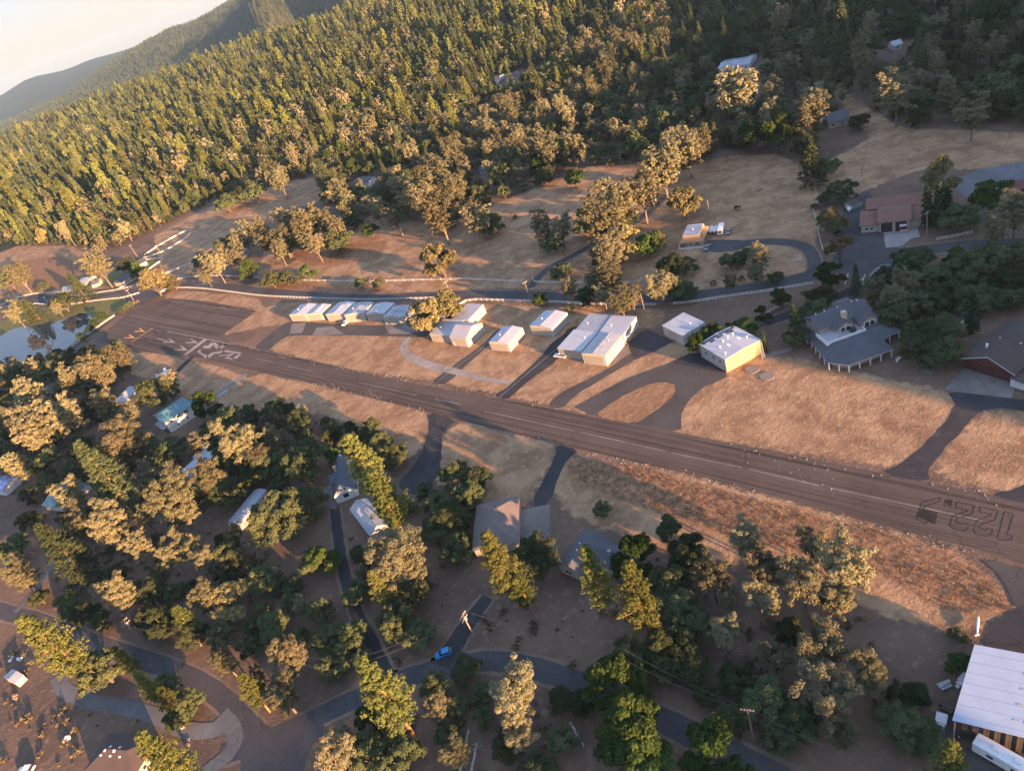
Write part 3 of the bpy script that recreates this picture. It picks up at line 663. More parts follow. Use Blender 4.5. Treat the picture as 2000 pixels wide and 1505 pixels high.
    W_, D_ = b_.w, b_.d
    b_.window('front', W_ * .38, W_ * .62, 1.2, 2.8, DARK); b_.window('front', W_ * .4, W_ * .47, 4.3, 5.1, DARK); b_.window('front', W_ * .54, W_ * .61, 4.3, 5.1, DARK)
    ch = MB().box(W_ * .22, W_ * .22 + .9, D_ * .6, D_ * .6 + .9, 4.0, 7.6).build('chimney', STUCCO, b_.root)
    dm = MB(); y0, y1 = D_ * .35, D_ * .7; yc = (y0 + y1) / 2
    dm.slab([(-.5, y0, 4.2), (W_ * .4, y0, 4.2), (W_ * .4, yc, 6.2), (-.5, yc, 6.2)], .1); dm.slab([(-.5, y1, 4.2), (W_ * .4, y1, 4.2), (W_ * .4, yc, 6.2), (-.5, yc, 6.2)], .1); dm.build('dormer_roof', SH_SLATE, b_.root)
    dw = MB(); dw.add([(-.1, y0 + .2, 3), (-.1, y1 - .2, 3), (-.1, y1 - .2, 4.2), (-.1, yc, 6.0), (-.1, y0 + .2, 4.2), (.5, y0 + .2, 3), (.5, y1 - .2, 3), (.5, y1 - .2, 4.2), (.5, yc, 6.0), (.5, y0 + .2, 4.2)], [(4, 3, 2, 1, 0), (5, 6, 7, 8, 9), (0, 1, 6, 5)]); dw.build('dormer_wall', WHITE, b_.root)
    b_.window('right', 2, 3.2, 1, 2.3); b_.door('left', 2, 3, 2.1)
    # workshop
    b_ = House('workshop', 'blue grey metal roofed workshop below the grey cottage', 'workshop', (723,1044), (755,1022), (712,976), 3.8, 'gable_y', 1.5, PALEW, STEEL_X, .35)
    W_, D_ = b_.w, b_.d
    b_.patch(W_ * .16, W_ * .30, D_ * .55, D_ * .78, TRIM, 'skylight'); b_.patch(W_ * .28, W_ * .36, D_ * .72, D_ * .82, TRIM, 'skylight'); b_.door('front', W_ * .3, W_ * .7, 3.0, GREYP, 'barn_door', False)
    # brown hip roof
    b_ = House('hip_roofed_house', 'taupe hip roofed house with three skylights beside a concrete apron', 'house', (925,1073), (1008,1057), (1016,970), 3.2, 'hip', 3.0, SIDING, SH_TAUPE, .6)
    W_, D_ = b_.w, b_.d
    for y in (.5, .66, .82): b_.patch(W_ * .78, W_ * .86, D_ * y - .4, D_ * y + .4, TRIM, 'skylight', .12)
    for x, y in ((.2, .85), (.25, .83), (.36, .7), (.36, .62), (.36, .54)): b_.vent(W_ * x, D_ * y, .14, .5, GREYP)
    b_.door('right', D_ * .3, D_ * .55, 2.4, SIDING, 'garage_door', False); b_.window('right', D_ * .7, D_ * .8, 1, 2.2); b_.window('front', 3, 5, 1, 2.2); b_.window('left', 4, 5.5, 1, 2.2)
    # dark grey house
    b_ = House('grey_house', 'low grey house with joined gables, half hidden by tall pines', 'house', (1090,1100), (1140,1122), (1170,1050), 3.4, 'gable_y', 1.9, SIDING, SH_GREY, .6)
    W_, D_ = b_.w, b_.d
    w2 = MB().box(W_ * .4, W_ + 11, D_ * .42, D_ * .95, 0, 3.3).build('wing_wall', SIDING, b_.root)
    r2 = MB(); y0, y1 = D_ * .36, D_ * 1.0; yc = (y0 + y1) / 2
    r2.slab([(W_ * .5, y0, 3.3), (W_ + 11.6, y0, 3.3), (W_ + 11.6, yc, 5.3), (W_ * .5, yc, 5.3)], .14); r2.slab([(W_ * .5, y1, 3.3), (W_ + 11.6, y1, 3.3), (W_ + 11.6, yc, 5.3), (W_ * .5, yc, 5.3)], .14); r2.build('wing_roof', SH_GREY, b_.root)
    for x, y in ((.4, .4), (.55, .55), (.3, .6)): b_.vent(W_ * x, D_ * y, .16, .5)
    MB().box(W_ + 3, W_ + 3.8, yc - .8, yc, 5, 6.1).build('chimney', GREYP, b_.root); b_.window('front', 2, 4, 1, 2.3); b_.door('front', 5, 6, 2.1); b_.door('left', D_ * .2, D_ * .4, 2.3, DARK, 'garage_door', False)
    # big shed lower right
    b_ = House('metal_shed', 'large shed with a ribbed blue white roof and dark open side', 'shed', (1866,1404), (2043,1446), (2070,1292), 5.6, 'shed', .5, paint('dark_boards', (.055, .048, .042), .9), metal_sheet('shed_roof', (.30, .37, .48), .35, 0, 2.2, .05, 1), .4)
    W_, D_ = b_.w, b_.d
    for j in range(4):
        for i in range(3): b_.patch(W_ * (.62 + .12 * i), W_ * (.69 + .12 * i), D_ * (.14 + .2 * j), D_ * (.165 + .2 * j), GREYP, 'skylight', .04)
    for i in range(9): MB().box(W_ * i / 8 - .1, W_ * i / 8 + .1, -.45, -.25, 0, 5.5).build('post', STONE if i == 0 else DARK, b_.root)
    tv = (at(1907, 1266, 5.6) - at(1866, 1404, 5.6)); ux = Vector((math.cos(b_.root.rotation_euler[2]), math.sin(b_.root.rotation_euler[2]), 0)); uy = Vector((-ux.y, ux.x, 0)); sh, sy = tv.dot(ux) / tv.dot(uy), tv.dot(uy) / D_
    for ch in b_.root.children:              # the plan of this shed is not quite square
        for v_ in ch.data.vertices: v_.co.y *= sy; v_.co.x += v_.co.y * sh

    # teal cabin far left and others in the wood
    b_ = House('cabin', 'white cabin with a greenish roof behind a spreading pine', 'house', (84,985), (120,990), (135,940), 3.0, 'gable_x', 2.2, WHITE, SH_TEAL, .5); b_.window('front', 1.5, 2.6, 1, 2); b_.window('front', 4.5, 5.6, 1, 2); b_.door('right', 2, 3, 2.1)
    b_ = House('brown_house', 'dark brown roofed house littered with pale scraps, by the gravel drive', 'house', (168,1503), (262,1512), (285,1440), 3.2, 'hip', 2.2, SIDING, SH_DARK, .6)
    for k in range(9): b_.patch(b_.w * (.2 + .05 * k), b_.w * (.2 + .05 * k) + .7, b_.d * (.3 + .13 * (k * 5 % 4)), b_.d * (.3 + .13 * (k * 5 % 4)) + .6, TRIM, 'roof_patch', .1)
    b_.window('right', 2, 3.2, 1, 2.2); b_.door('right', 5, 6, 2.1)
    b_ = House('small_shed', 'tiny pale shed in the dirt yard beside the gravel drive', 'shed', (8,1322), (30,1334), (45,1318), 2.0, 'gable_y', .6, PALEW, STEEL_Y, .15); b_.door('front', .5, 1.3, 1.7)
    b_ = House('maroon_house', 'maroon roofed house hidden in oaks near the pond', 'house', (75,765), (105,768), (120,745), 3.0, 'gable_x', 1.6, RED, SH_DARK, .4); b_.window('front', 1, 2, 1, 2)
    b_ = House('blue_roofed_cottage', 'cottage with a blue roof by the left edge of the photo', 'house', (-25,955), (5,958), (14,930), 3.0, 'gable_x', 1.6, WHITE, paint('blue_roof', (.10, .16, .38), .4), .4); b_.window('front', 1, 2, 1, 2)
    # red barn
    b_ = House('red_barn', 'big dark roofed barn with barn red gable and garage door', 'barn', (1882,697), (1981,727), (2040,650), 3.6, 'gable_y', 2.8, RED, SH_DARK, .6)
    W_, D_ = b_.w, b_.d
    b_.on('front', W_ * .08, W_ * .86, .05, 2.9, paint('red_door', (.085, .03, .027), .6), 'garage_door', .07)
    for q in (.26, .44, .62): b_.on('front', W_ * q, W_ * q + .08, .05, 2.9, DARK, 'door_seam', .09)
    for sgn in (0, 1):
        x0, x1 = (0, W_ / 2) if sgn == 0 else (W_, W_ / 2)
        MB().slab([(x0 + (-.6 if sgn == 0 else .6), -.66, 3.32), (x1, -.66, 6.42), (x1, -.62, 6.42), (x0 + (-.6 if sgn == 0 else .6), -.62, 3.32)], .22).build('barge_board', TRIM, b_.root)
    MB().box(W_ + .05, W_ + 6, -1.5, 3, 0, 2.6).build('lean_to', WHITE, b_.root); MB().slab([(W_, -2, 2.9), (W_ + 6.5, -2, 2.5), (W_ + 6.5, 3.5, 2.5), (W_, 3.5, 2.9)], .15).build('lean_to_roof', SH_DARK, b_.root)
    fl = MB(); fl.tube([(W_ * .25, D_ * .25, 4.5), (W_ * .25, D_ * .25, 6.3)], .35, 8); fl.build('flue', TRIM, b_.root); b_.vent(W_ * .3, D_ * .5, .15, .5); b_.vent(W_ * .7, D_ * .5, .3, .4, GREYP)
    # fire station
    b_ = House('fire_station', 'brown shingled fire station with two open vehicle bays', 'fire station', (1717,433), (1776,427), (1778,398), 4.6, 'gable_x', 1.8, STONE, SH_BROWN, .7)
    W_, D_ = b_.w, b_.d
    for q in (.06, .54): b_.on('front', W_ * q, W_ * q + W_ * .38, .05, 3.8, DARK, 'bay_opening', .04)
    bk = MB().box(-4, W_ + 7, D_ + .02, D_ + 9, 0, 4.2).build('rear_wing_wall', MAUVE, b_.root); r2 = MB(); y0, y1 = D_ - .6, D_ + 9.8; yc = (y0 + y1) / 2
    r2.slab([(-5, y0, 4.3), (W_ + 8, y0, 4.3), (W_ + 8, yc, 6.6), (-5, yc, 6.6)], .15); r2.slab([(-5, y1, 4.3), (W_ + 8, y1, 4.3), (W_ + 8, yc, 6.6), (-5, yc, 6.6)], .15); r2.build('rear_wing_roof', SH_BROWN, b_.root)
    MB().box(-6.2, -.02, 1, D_ + 1, 0, 3.2).build('side_wing_wall', STONE, b_.root); r3 = MB(); r3.slab([(-6.8, .3, 3.3), (-.1, .3, 3.3), (-.1, D_ * .6, 4.9), (-6.8, D_ * .6, 4.9)], .15); r3.slab([(-6.8, D_ + 1.5, 3.3), (-.1, D_ + 1.5, 3.3), (-.1, D_ * .6, 4.9), (-6.8, D_ * .6, 4.9)], .15); r3.build('side_wing_roof', SH_BROWN, b_.root)
    for u in (-4.8, -3.2): f = MB().box(u, u + 1.2, .93, 1.02, 1.0, 2.1).build('window', TRIM, b_.root); MB().box(u + .1, u + 1.1, .9, .95, 1.1, 2.0).build('pane', GLASS, f)
    MB().box(W_ + .02, W_ + 5, 2, D_, 0, 3.0).build('porch_wall', STONE, b_.root); MB().slab([(W_, 1.3, 3.1), (W_ + 5.6, 1.3, 3.1), (W_ + 5.6, D_ + .2, 4.2), (W_, D_ + .2, 4.2)], .15).build('porch_roof', SH_BROWN, b_.root)
    for u in (.2, .75): f = MB().box(W_ * u + 4, W_ * u + 6, D_ - .05, D_ + .0, 3.2, 3.9).build('window', TRIM, b_.root)
    for (A, B, C, lb) in (((1649,396), (1663,401), (1674,388), 'small grey green shed with white double doors near the fire station'), ((1676,392), (1685,390), (1688,378), 'second small grey shed with an open door near the fire station')):
        s_ = House('garden_shed', lb, 'shed', A, B, C, 2.4, 'gable_y', .9, paint('sage_' + lb[:5], (.27, .29, .26), .7), SH_DARK, .2); s_.door('front', s_.w * .3, s_.w * .7, 1.9, WHITE)
    # tan mansard house
    b_ = House('mansard_house', 'tan house with a mansard skirt roof and flat blue top', 'house', (1333,461), (1364,458), (1371,437), 5.2, 'flat', .05, STUCCO, paint('flat_blue_roof', (.30, .33, .38), .6), .05)
    W_, D_ = b_.w, b_.d; q = 2.0
    sk = MB(); zt, zb = 4.0, 2.6
    sk.add([(-q, -q, zb), (W_ + q, -q, zb), (W_ + q, D_ + q, zb), (-q, D_ + q, zb), (-.02, -.02, zt), (W_ + .02, -.02, zt), (W_ + .02, D_ + .02, zt), (-.02, D_ + .02, zt)], [(0, 1, 5, 4), (1, 2, 6, 5), (2, 3, 7, 6), (3, 0, 4, 7), (3, 2, 1, 0)]); sk.build('skirt_roof', SH_TAN, b_.root)
    for x in (-1.7, W_ * .33, W_ * .66, W_ + 1.6): MB().box(x - .12, x + .12, -1.8, -1.56, 0, 2.6).build('porch_post', WHITE, b_.root)
    MB().box(-q, W_ + q + 1, -q - .6, -q - .4, .0, .9).build('railing', WHITE, b_.root); b_.vent(W_ * .5, D_ * .45, .3, .8); b_.window('front', 1, 2.4, .8, 2); b_.window('front', 5, 6.4, .8, 2)
    MB().slab([(W_ * .3, D_ + 2.2, 2.6), (W_ * .9, D_ + 2.2, 2.6), (W_ * .9, D_ + 5.5, 2.4), (W_ * .3, D_ + 5.5, 2.4)], .12).build('pergola', STUCCO, b_.root)
    for x in (.35, .6, .85): MB().box(W_ * x - .1, W_ * x + .1, D_ + 5.2, D_ + 5.4, 0, 2.4).build('pergola_post', WHITE, b_.root)
    # houses in the far wood
    for (A, B, C, h, lb, wl, tp, nm) in (((1402,137), (1463,125), (1464,108), 3.2, 'long pale blue roofed house on the wooded slope', WHITE, STEEL_X, 'ranch_house'), ((1618,240), (1655,232), (1690,205), 3.2, 'long grey roofed house in shade under tall pines', SIDING, SH_GREY, 'ranch_house'),
        ((955,162), (970,158), (972,147), 3.0, 'small white gabled house deep in the far wood', WHITE, SH_GREY, 'far_house'), ((985,155), (1012,146), (1014,138), 3.0, 'long grey roofed house deep in the far wood', SIDING, SH_GREY, 'far_house'),
        ((690,358), (718,356), (728,344), 3.4, 'white gabled house in trees above the pasture', WHITE, SH_GREY, 'far_house'), ((935,332), (950,330), (955,322), 3.0, 'blue sided house peeping from the dark wood', paint('blue_siding', (.25, .38, .52), .6), SH_GREY, 'far_house'),
        ((1700,125), (1740,112), (1745,100), 3.0, 'dark roofed house high in the shaded wood', SIDING, SH_DARK, 'far_house'), ((1745,90), (1762,85), (1765,76), 3.0, 'small blue roofed house high in the shaded wood', PALEW, STEEL_X, 'far_house'), ((1965,372), (2040,362), (2045,345), 3.2, 'maroon roofed building at the edge of the grey lot', RED, shingle('maroon_shingle', (.15, .06, .05)), 'ranch_house'),
        ((222,552), (240,551), (243,535), 3.2, 'grey roofed farmhouse inside the white V of fence', PALEW, SH_GREY, 'farmhouse'), ((154,552), (172,549), (176,540), 3.0, 'pale blue roofed shed on the farm by the pond road', PALEW, STEEL_X, 'farm_shed'), ((258,523), (285,510), (280,504), 3.0, 'white walled farm building below the fence loop', PALEW, SH_GREY, 'farm_shed'), ((121,568), (133,565), (136,559), 2.6, 'small pale shed beside the broad cypress', PALEW, STEEL_X, 'farm_shed'), ((178,557), (192,552), (194,546), 2.6, 'white shed between the farm cypress and farmhouse', PALEW, SH_GREY, 'farm_shed'),
        ((340,352), (350,350), (353,344), 3.0, 'white house just showing in the golden far wood', WHITE, STEEL, 'far_house')):
        b_ = House(nm, lb, 'house' if 'house' in nm else 'shed', A, B, C, h, 'gable_x', 1.7, wl, tp, .5)
        n_ = max(1, int(b_.w // 4))
        for i in range(n_): b_.window('front', b_.w * (i + .35) / n_, b_.w * (i + .35) / n_ + 1.2, 1, 2.2)
        b_.door('right', b_.d * .3, b_.d * .3 + 1, 2.1)
build_houses()
def big_house():
    "large grey house: hipped veranda roof round an upper storey with a roof deck"
    ev = [(1574,656), (1617,708), (1658,713), (1744,682), (1722,662), (1759,647), (1714,615), (1662,601), (1624,616), (1600,632)]
    zE = 2.9; P = [at(x, y, zE) for x, y in ev]; c = sum(P, Vector()) / len(P)
    root = empty('grey_mansion', (c.x, c.y, 0), 0, 'large grey roofed house with wraparound veranda and roof deck', 'house')
    L_ = [(p.x - c.x, p.y - c.y) for p in P]
    KEEP.append([(p.x, p.y) for p in P])
    n = len(L_); ar = sum(L_[i - 1][0] * L_[i][1] - L_[i][0] * L_[i - 1][1] for i in range(n))
    if ar < 0: L_ = L_[::-1]
    # main ridge runs with the long veranda front
    fx = (Vector(((at(1744,682,zE) - at(1658,713,zE)).x, (at(1744,682,zE) - at(1658,713,zE)).y))).normalized()
    def inset(pts, dist):
        out = []; m_ = len(pts)
        for i in range(m_):
            a, b_, d = Vector(pts[i - 1]), Vector(pts[i]), Vector(pts[(i + 1) % m_])
            e1, e2 = (b_ - a).normalized(), (d - b_).normalized(); n1, n2 = Vector((-e1.y, e1.x)), Vector((-e2.y, e2.x)); k = (n1 + n2); q = k / max(.5, k.length_squared / 2)
            out.append((b_.x + q.x * dist, b_.y + q.y * dist))
        return out
    I1, I2, WL = inset(L_, 2.4), inset(L_, 4.2), inset(L_, 2.0)
    rf = MB(); V_ = [(x, y, zE) for x, y in L_] + [(x, y, zE + .9) for x, y in I1] + [(x, y, zE + 1.7) for x, y in I2]
    rf.add(V_, [(i, (i + 1) % n, n + (i + 1) % n, n + i) for i in range(n)] + [(n + i, n + (i + 1) % n, 2 * n + (i + 1) % n, 2 * n + i) for i in range(n)])
    tri = tessellate_polygon([[Vector((x, y, 0)) for x, y in I2]]); rf.add([(x, y, zE + 1.7) for x, y in I2], tri)
    rf.add([(x, y, zE - .12) for x, y in L_], [tuple(range(n - 1, -1, -1))]); rf.add([(x, y, zE - .12) for x, y in L_] + [(x, y, zE) for x, y in L_], [(i, (i + 1) % n, n + (i + 1) % n, n + i) for i in range(n)])
    rf.build('veranda_roof', SH_GREY, root)
    wm = MB(); wm.prism(WL, 0, zE - .13); wm.build('wall', SIDING, root)
    gut = MB(); LO = inset(L_, -.08); gut.add([(x, y, zE - .16) for x, y in L_] + [(x, y, zE - .16) for x, y in LO] + [(x, y, zE + .03) for x, y in LO] , [(i, (i + 1) % n, n + (i + 1) % n, n + i) for i in range(n)] + [(n + i, n + (i + 1) % n, 2 * n + (i + 1) % n, 2 * n + i) for i in range(n)]); gut.build('gutter', TRIM, root)
    IP = inset(L_, .3)
    for i in range(n):
        a, b_ = Vector(IP[i]), Vector(IP[(i + 1) % n]); d = (b_ - a).length
        for k in range(max(1, round(d / 3.2))):
            p = a + (b_ - a) * k / max(1, round(d / 3.2)); MB().box(p.x - .14, p.x + .14, p.y - .14, p.y + .14, 0, zE - .13).build('veranda_post', TRIM, root)
    # upper storey
    A = at(1606,655,5.0); ang = math.atan2(fx.y, fx.x); up = empty('upper_storey', (A.x - c.x, A.y - c.y, 0), ang); up.parent = root
    w, d, z0, z1 = 17.0, 8.0, 3.2, 6.4
    MB().box(0, w, 2.0, 2.0 + d, z0, z1).build('upper_wall', SIDING, up)
    r = MB(); e = .6; yc = 2 + d / 2; r.slab([(-e, 2 - e, z1), (w + e, 2 - e, z1), (w + e, yc, z1 + 2.2), (-e, yc, z1 + 2.2)], .14); r.slab([(-e, 2 + d + e, z1), (w + e, 2 + d + e, z1), (w + e, yc, z1 + 2.2), (-e, yc, z1 + 2.2)], .14)
    # cross gables to the front
    for x0, x1, yy in ((4.5, 9.5, -1.2), (11.5, 16.5, -2.6)):
        xc = (x0 + x1) / 2; r.slab([(x0 - .5, yy - .5, z1), (x0 - .5, yc, z1), (xc, yc, z1 + 2.0), (xc, yy - .5, z1 + 2.0)], .14); r.slab([(x1 + .5, yy - .5, z1), (x1 + .5, yc, z1), (xc, yc, z1 + 2.0), (xc, yy - .5, z1 + 2.0)], .14)
        g = MB(); g.add([(x0, yy, z0), (x1, yy, z0), (x1, yy, z1), (xc, yy, z1 + 1.8), (x0, yy, z1), (x0, 3, z0), (x1, 3, z0), (x1, 3, z1), (xc, 3, z1 + 1.8), (x0, 3, z1)], [(0, 1, 2, 3, 4), (9, 8, 7, 6, 5), (1, 6, 7, 2), (5, 0, 4, 9)]); g.build('gable_wall', SIDING, up)
        f = MB().box(xc - 1.7, xc + 1.7, yy - .06, yy + .02, 4.2, 6.1).build('window', TRIM, up)
        for s_ in (-1, 1): MB().box(xc + s_ * .85 - .7, xc + s_ * .85 + .7, yy - .09, yy, 4.35, 5.95).build('pane', GLASS, f)
    r.build('upper_roof', SH_GREY, up)
    MB().box(7.2, 8.6, .4, 1.8, 6.0, 10.2).build('chimney', paint('chimney_stone', (.46, .38, .27), .8), up)
    dk = MB(); dk.box(-1.0, 11.4, -4.6, 1.9, 4.0, 4.75); dk.build('roof_deck', GREYP, up)
    rl = MB()
    for q in ((-1.1, 11.5, -4.75, -4.55), (-1.1, -.9, -4.55, 2), (11.3, 11.5, -4.55, -2.7)): rl.box(q[0], q[1], q[2], q[3], 4.0, 5.3)
    rl.build('deck_parapet', TRIM, up)
    tb = MB(); tb.tube([(8.5, -2.6, 4.75), (8.5, -2.6, 5.4)], 1.1, 10); tb.build('deck_table', DARK, up)
    for x, y in ((2, 7), (5, 7.3), (9, 6.7), (14, 7), (15.5, 6.4)): MB().tube([(x, y, 7.2), (x, y, 8.9)], .16, 6).build('roof_vent', TRIM, up)
    # rear wing with its own ridge
    B = at(1624,616,4.0); wg = empty('rear_wing', (B.x - c.x, B.y - c.y, 0), ang); wg.parent = root
    r = MB(); r.slab([(0, -4, 3.2), (9, -4, 3.2), (9, 1, 6.0), (0, 1, 6.0)], .14); r.slab([(0, 6, 3.2), (9, 6, 3.2), (9, 1, 6.0), (0, 1, 6.0)], .14); r.build('wing_roof', SH_GREY, wg)
    MB().box(.3, 8.8, -3.5, 5.5, 0, 3.2).build('wing_wall', SIDING, wg)
    for x, y in ((6, -1), (7.5, -2.4)): MB().slab([(x, y, 5.0), (x + .9, y, 5.0), (x + .9, y + 1.4, 5.75), (x, y + 1.4, 5.75)], .08).build('skylight', TRIM, wg)
big_house()
# ================================================================ MARKINGS
WL = asphalt('white_line', (.17, .155, .143), (.28, .26, .24)); OL = asphalt('orange_line', (.50, .24, .07), (.62, .33, .10)); BL = asphalt('black_paint', (.018, .016, .016), (.03, .026, .025)); GL = asphalt('faded_line', (.14, .12, .10), (.2, .17, .15))
ZM = .036
def mark(name, polys, mat, label, z=None):
    mb = MB()
    for p in polys:
        pts = [tuple(at(*q)[:2]) for q in p]; ar = sum(pts[i - 1][0] * pts[i][1] - pts[i][0] * pts[i - 1][1] for i in range(len(pts)))
        if ar < 0: pts = pts[::-1]
        mb.add([(x, y, z or ZM) for x, y in pts], tessellate_polygon([[Vector((x, y, 0)) for x, y in pts]]))
    o = mb.build(name, mat); tag(o, label, kind='structure')
    for p in o.data.polygons:
        if p.normal.z < 0: p.flip()
    return o
def line_poly(a, b_, w):
    A, B = at(*a), at(*b_); d = (B - A).normalized(); n = Vector((-d.y, d.x, 0)) * w / 2
    return [A + n, B + n, B - n, A - n]
def wmark(name, quads, mat, label, z=None):
    mb = MB()
    for q in quads: mb.add([(p.x, p.y, z or ZM) for p in q], [tuple(range(len(q)))])
    o = mb.build(name, mat); tag(o, label, kind='structure')
    for p in o.data.polygons:
        if p.normal.z < 0: p.flip()
def zpx(pts, x0, y0, s): return [(x0 + x / s, y0 + y / s) for x, y in pts]
L1 = lambda pts: zpx(pts, 200, 610, 6.25)
mark('threshold_marking', [L1([(1240,325),(1282,330),(1030,518),(995,515)])], WL, 'white threshold bar across the runway')
mark('runway_arrow', [L1([(662,312),(664,322),(790,352),(800,346)]), L1([(805,322),(826,318),(895,370),(735,370),(748,358),(842,355)])], WL, 'white arrow pointing down the runway')
mark('runway_arrow', [L1([(1072,325),(1092,320),(1168,375),(1005,375),(1015,363),(1115,360)])], WL, 'white arrowhead at the upper edge of the runway')
mark('runway_arrow', [L1([(945,408),(962,402),(1042,462),(875,464),(885,452),(990,448)])], WL, 'white arrowhead at the lower edge of the runway')
mark('runway_arrow', [L1([(442,195),(460,190),(522,235),(388,236),(396,226),(482,224)])], OL, 'upper orange arrowhead on the turnaround')
mark('runway_arrow', [L1([(320,274),(336,268),(398,314),(262,314),(272,304),(360,302)])], OL, 'lower orange arrowhead on the turnaround')
wmark('orange_marking', [line_poly(*L1([(355,360),(615,192)]), .8)], OL, 'thin orange bar across the turnaround')
wmark('seam_marking', [line_poly(*L1([(535,398),(782,232)]), .55)], BL, 'dark seam across the runway')
mark('worn_marking', [L1([(500,310),(520,306),(572,350),(430,342),(440,332),(540,336)]), L1([(620,232),(640,230),(690,265),(640,262)])], BL, 'blacked out old arrowhead')
wmark('edge_marking', [line_poly(*L1([(782,228),(1590,390)]), .55)], WL, 'white edge line beside the threshold')
wmark('edge_marking', [line_poly(*L1([(330,32 + 0),(1480,240)]), .35)], GL, 'faint dotted edge line across the turnaround')
# painted runway number and letter, white
mark('runway_number', [L1(p) for p in ([(1335,358),(1372,360),(1345,400),(1330,425),(1300,440),(1255,440),(1222,422),(1240,405),(1275,408),(1300,395)], [(1345,358),(1385,366),(1440,440),(1400,452),(1375,432)], [(1400,452),(1455,440),(1525,395),(1490,385),(1425,425)], [(1470,385),(1525,392),(1505,408),(1462,398)])], WL, 'white numeral of the painted runway number, upper half')
mark('runway_number', [L1(p) for p in ([(1155,478),(1190,450),(1210,462),(1195,480),(1300,545),(1282,572)], [(1282,572),(1370,500),(1330,490),(1268,540)], [(1330,490),(1400,480),(1470,462),(1440,500),(1380,505)])], WL, 'white numeral of the painted runway number, lower half')
mark('runway_letter', [L1(p) for p in ([(1500,460),(1722,495),(1700,512),(1485,478)], [(1722,495),(1612,580),(1580,565),(1680,505)], [(1500,545),(1625,565),(1612,580),(1492,560)], [(1580,500),(1610,505),(1535,555),(1505,548)], [(1420,525),(1540,512),(1570,500),(1550,522),(1430,535)])], WL, 'white painted letter behind the runway number')
CLn = [((500,701),(535,708)), ((562,715),(615,726)), ((700,746),(815,772)), ((850,779),(900,789)), ((945,803),(1120,841)), ((1135,844),(1300,881)), ((1312,884),(1450,913)), ((1462,916),(1600,948)), ((1620,952),(1917,1016))]
wmark('centre_line', [line_poly(a, b_, .22) for a, b_ in CLn], WL, 'white dashed centre line of the runway')
wmark('patch_marking', [[at(*p) for p in q] for q in ([(1792,1009),(1800,992),(1832,1000),(1826,1024)], [(1846,981),(1849,974),(1861,976),(1857,988)])], BL, 'fresh black patches under the painted frequency')
L2 = lambda pts: zpx(pts, 1760, 940, 8.333)
def outline(pts, w=.27, closed=True):
    P = L2(pts); return [line_poly(P[i], P[(i + 1) % len(P)], w) for i in range(len(P) if closed else len(P) - 1)]
FREQ = [[(1680,490),(1830,525),(1720,860),(1805,885),(1795,935),(1700,965),(1560,935),(1600,790)],
        [(1285,410),(1580,475),(1530,620),(1275,710),(1275,765),(1385,795),(1410,762),(1490,782),(1470,855),(1395,890),(1215,855),(1180,800),(1225,640),(1480,540),(1275,495)],
        [(905,330),(1195,392),(1150,525),(905,600),(890,670),(985,700),(1020,672),(1105,690),(1075,775),(1000,805),(840,765),(790,710),(830,565),(1090,470),(890,420)],
        [(650,255),(340,335),(245,600),(395,690),(545,540),(500,490),(340,460),(385,400),(610,330)], [(720,290),(830,310),(800,400),(700,385)]]
wmark('frequency_marking', [q for f in FREQ for q in outline(f)], BL, 'upside down radio frequency 122.9 outlined in black on the runway', ZM + .002)
for i in range(2): wmark('taxi_line', [line_poly(a, b_, .25) for a, b_ in (((( 975,776),(1118,655)),) if i == 0 else (((858,742),(948,675)),))], WL, ('thin white line along the taxiway by the hangar cluster', 'thin white line along the taxiway by the gabled hangar')[i], Z[0] + .004)
# ================================================================ FENCES
FENCE = paint('white_rail', (.54, .54, .53), .5, dirt=.05); WOODF = paint('weathered_wood', (.22, .17, .13), .85)
_post = MB().box(-.08, .08, -.08, .08, 0, 1.35).mesh('fence_post'); _post.materials.append(FENCE)
NP = [0]
def fence(label, px, gap=3.2, h=1.25, rails=(.35, .75, 1.15), mat=None, smooth=1, th=.07):
    c = gp(px); c = chaikin(c, smooth) if smooth and len(c) > 2 else c
    root = empty('rail_fence', (c[0][0], c[0][1], 0), 0, label, 'fence', 'white rail fences'); mb = MB(); o = Vector((c[0][0], c[0][1], 0))
    tot = 0; posts = []
    for a, b_ in zip(c[:-1], c[1:]):
        A, B = Vector((*a, 0)), Vector((*b_, 0)); d = (B - A); L = d.length
        if L < .01: continue
        n = Vector((-d.y, d.x, 0)).normalized() * .035
        for z in rails:
            q = [A - o + n, B - o + n, B - o - n, A - o - n]; mb.add([(p.x, p.y, z - th) for p in q] + [(p.x, p.y, z + th) for p in q], [(3, 2, 1, 0), (4, 5, 6, 7), (0, 1, 5, 4), (1, 2, 6, 5), (2, 3, 7, 6), (3, 0, 4, 7)])
        k = (gap - tot % gap) % gap
        while k < L: posts.append((A + d * (k / L) - o)); k += gap
        tot += L
    mb.build('rails', mat or FENCE, root)
    g = max(1, math.ceil(len(posts) / 95))
    for p in posts[::g]: q = link_mesh('post', _post, None, root); q.location = p
    NP[0] += len(posts)
fence('white rail fence along the pasture side of the road', [(348,546),(375,541),(420,539),(474,542),(540,545),(600,549),(692,551),(758,550),(860,547),(935,547),(1016,552),(1025,547)])
fence('white rail fence east of the pasture driveway', [(1040,545),(1044,553),(1094,554),(1180,554),(1250,554),(1255,544)])
fence('long curved white fence from the turnaround behind the hangar row', [(318,566),(354,562),(405,565),(450,571),(510,579),(600,583),(700,587),(800,585),(868,583)])
fence('white fence behind the stained hangar starting at a gap', [(896,598),(917,586),(980,588),(1040,590),(1100,592),(1150,595),(1220,597),(1282,597)])
fence('white fence climbing past the flat roofed hangar to the oaks', [(1316,595),(1350,592),(1425,580),(1500,570),(1537,564),(1590,555)])
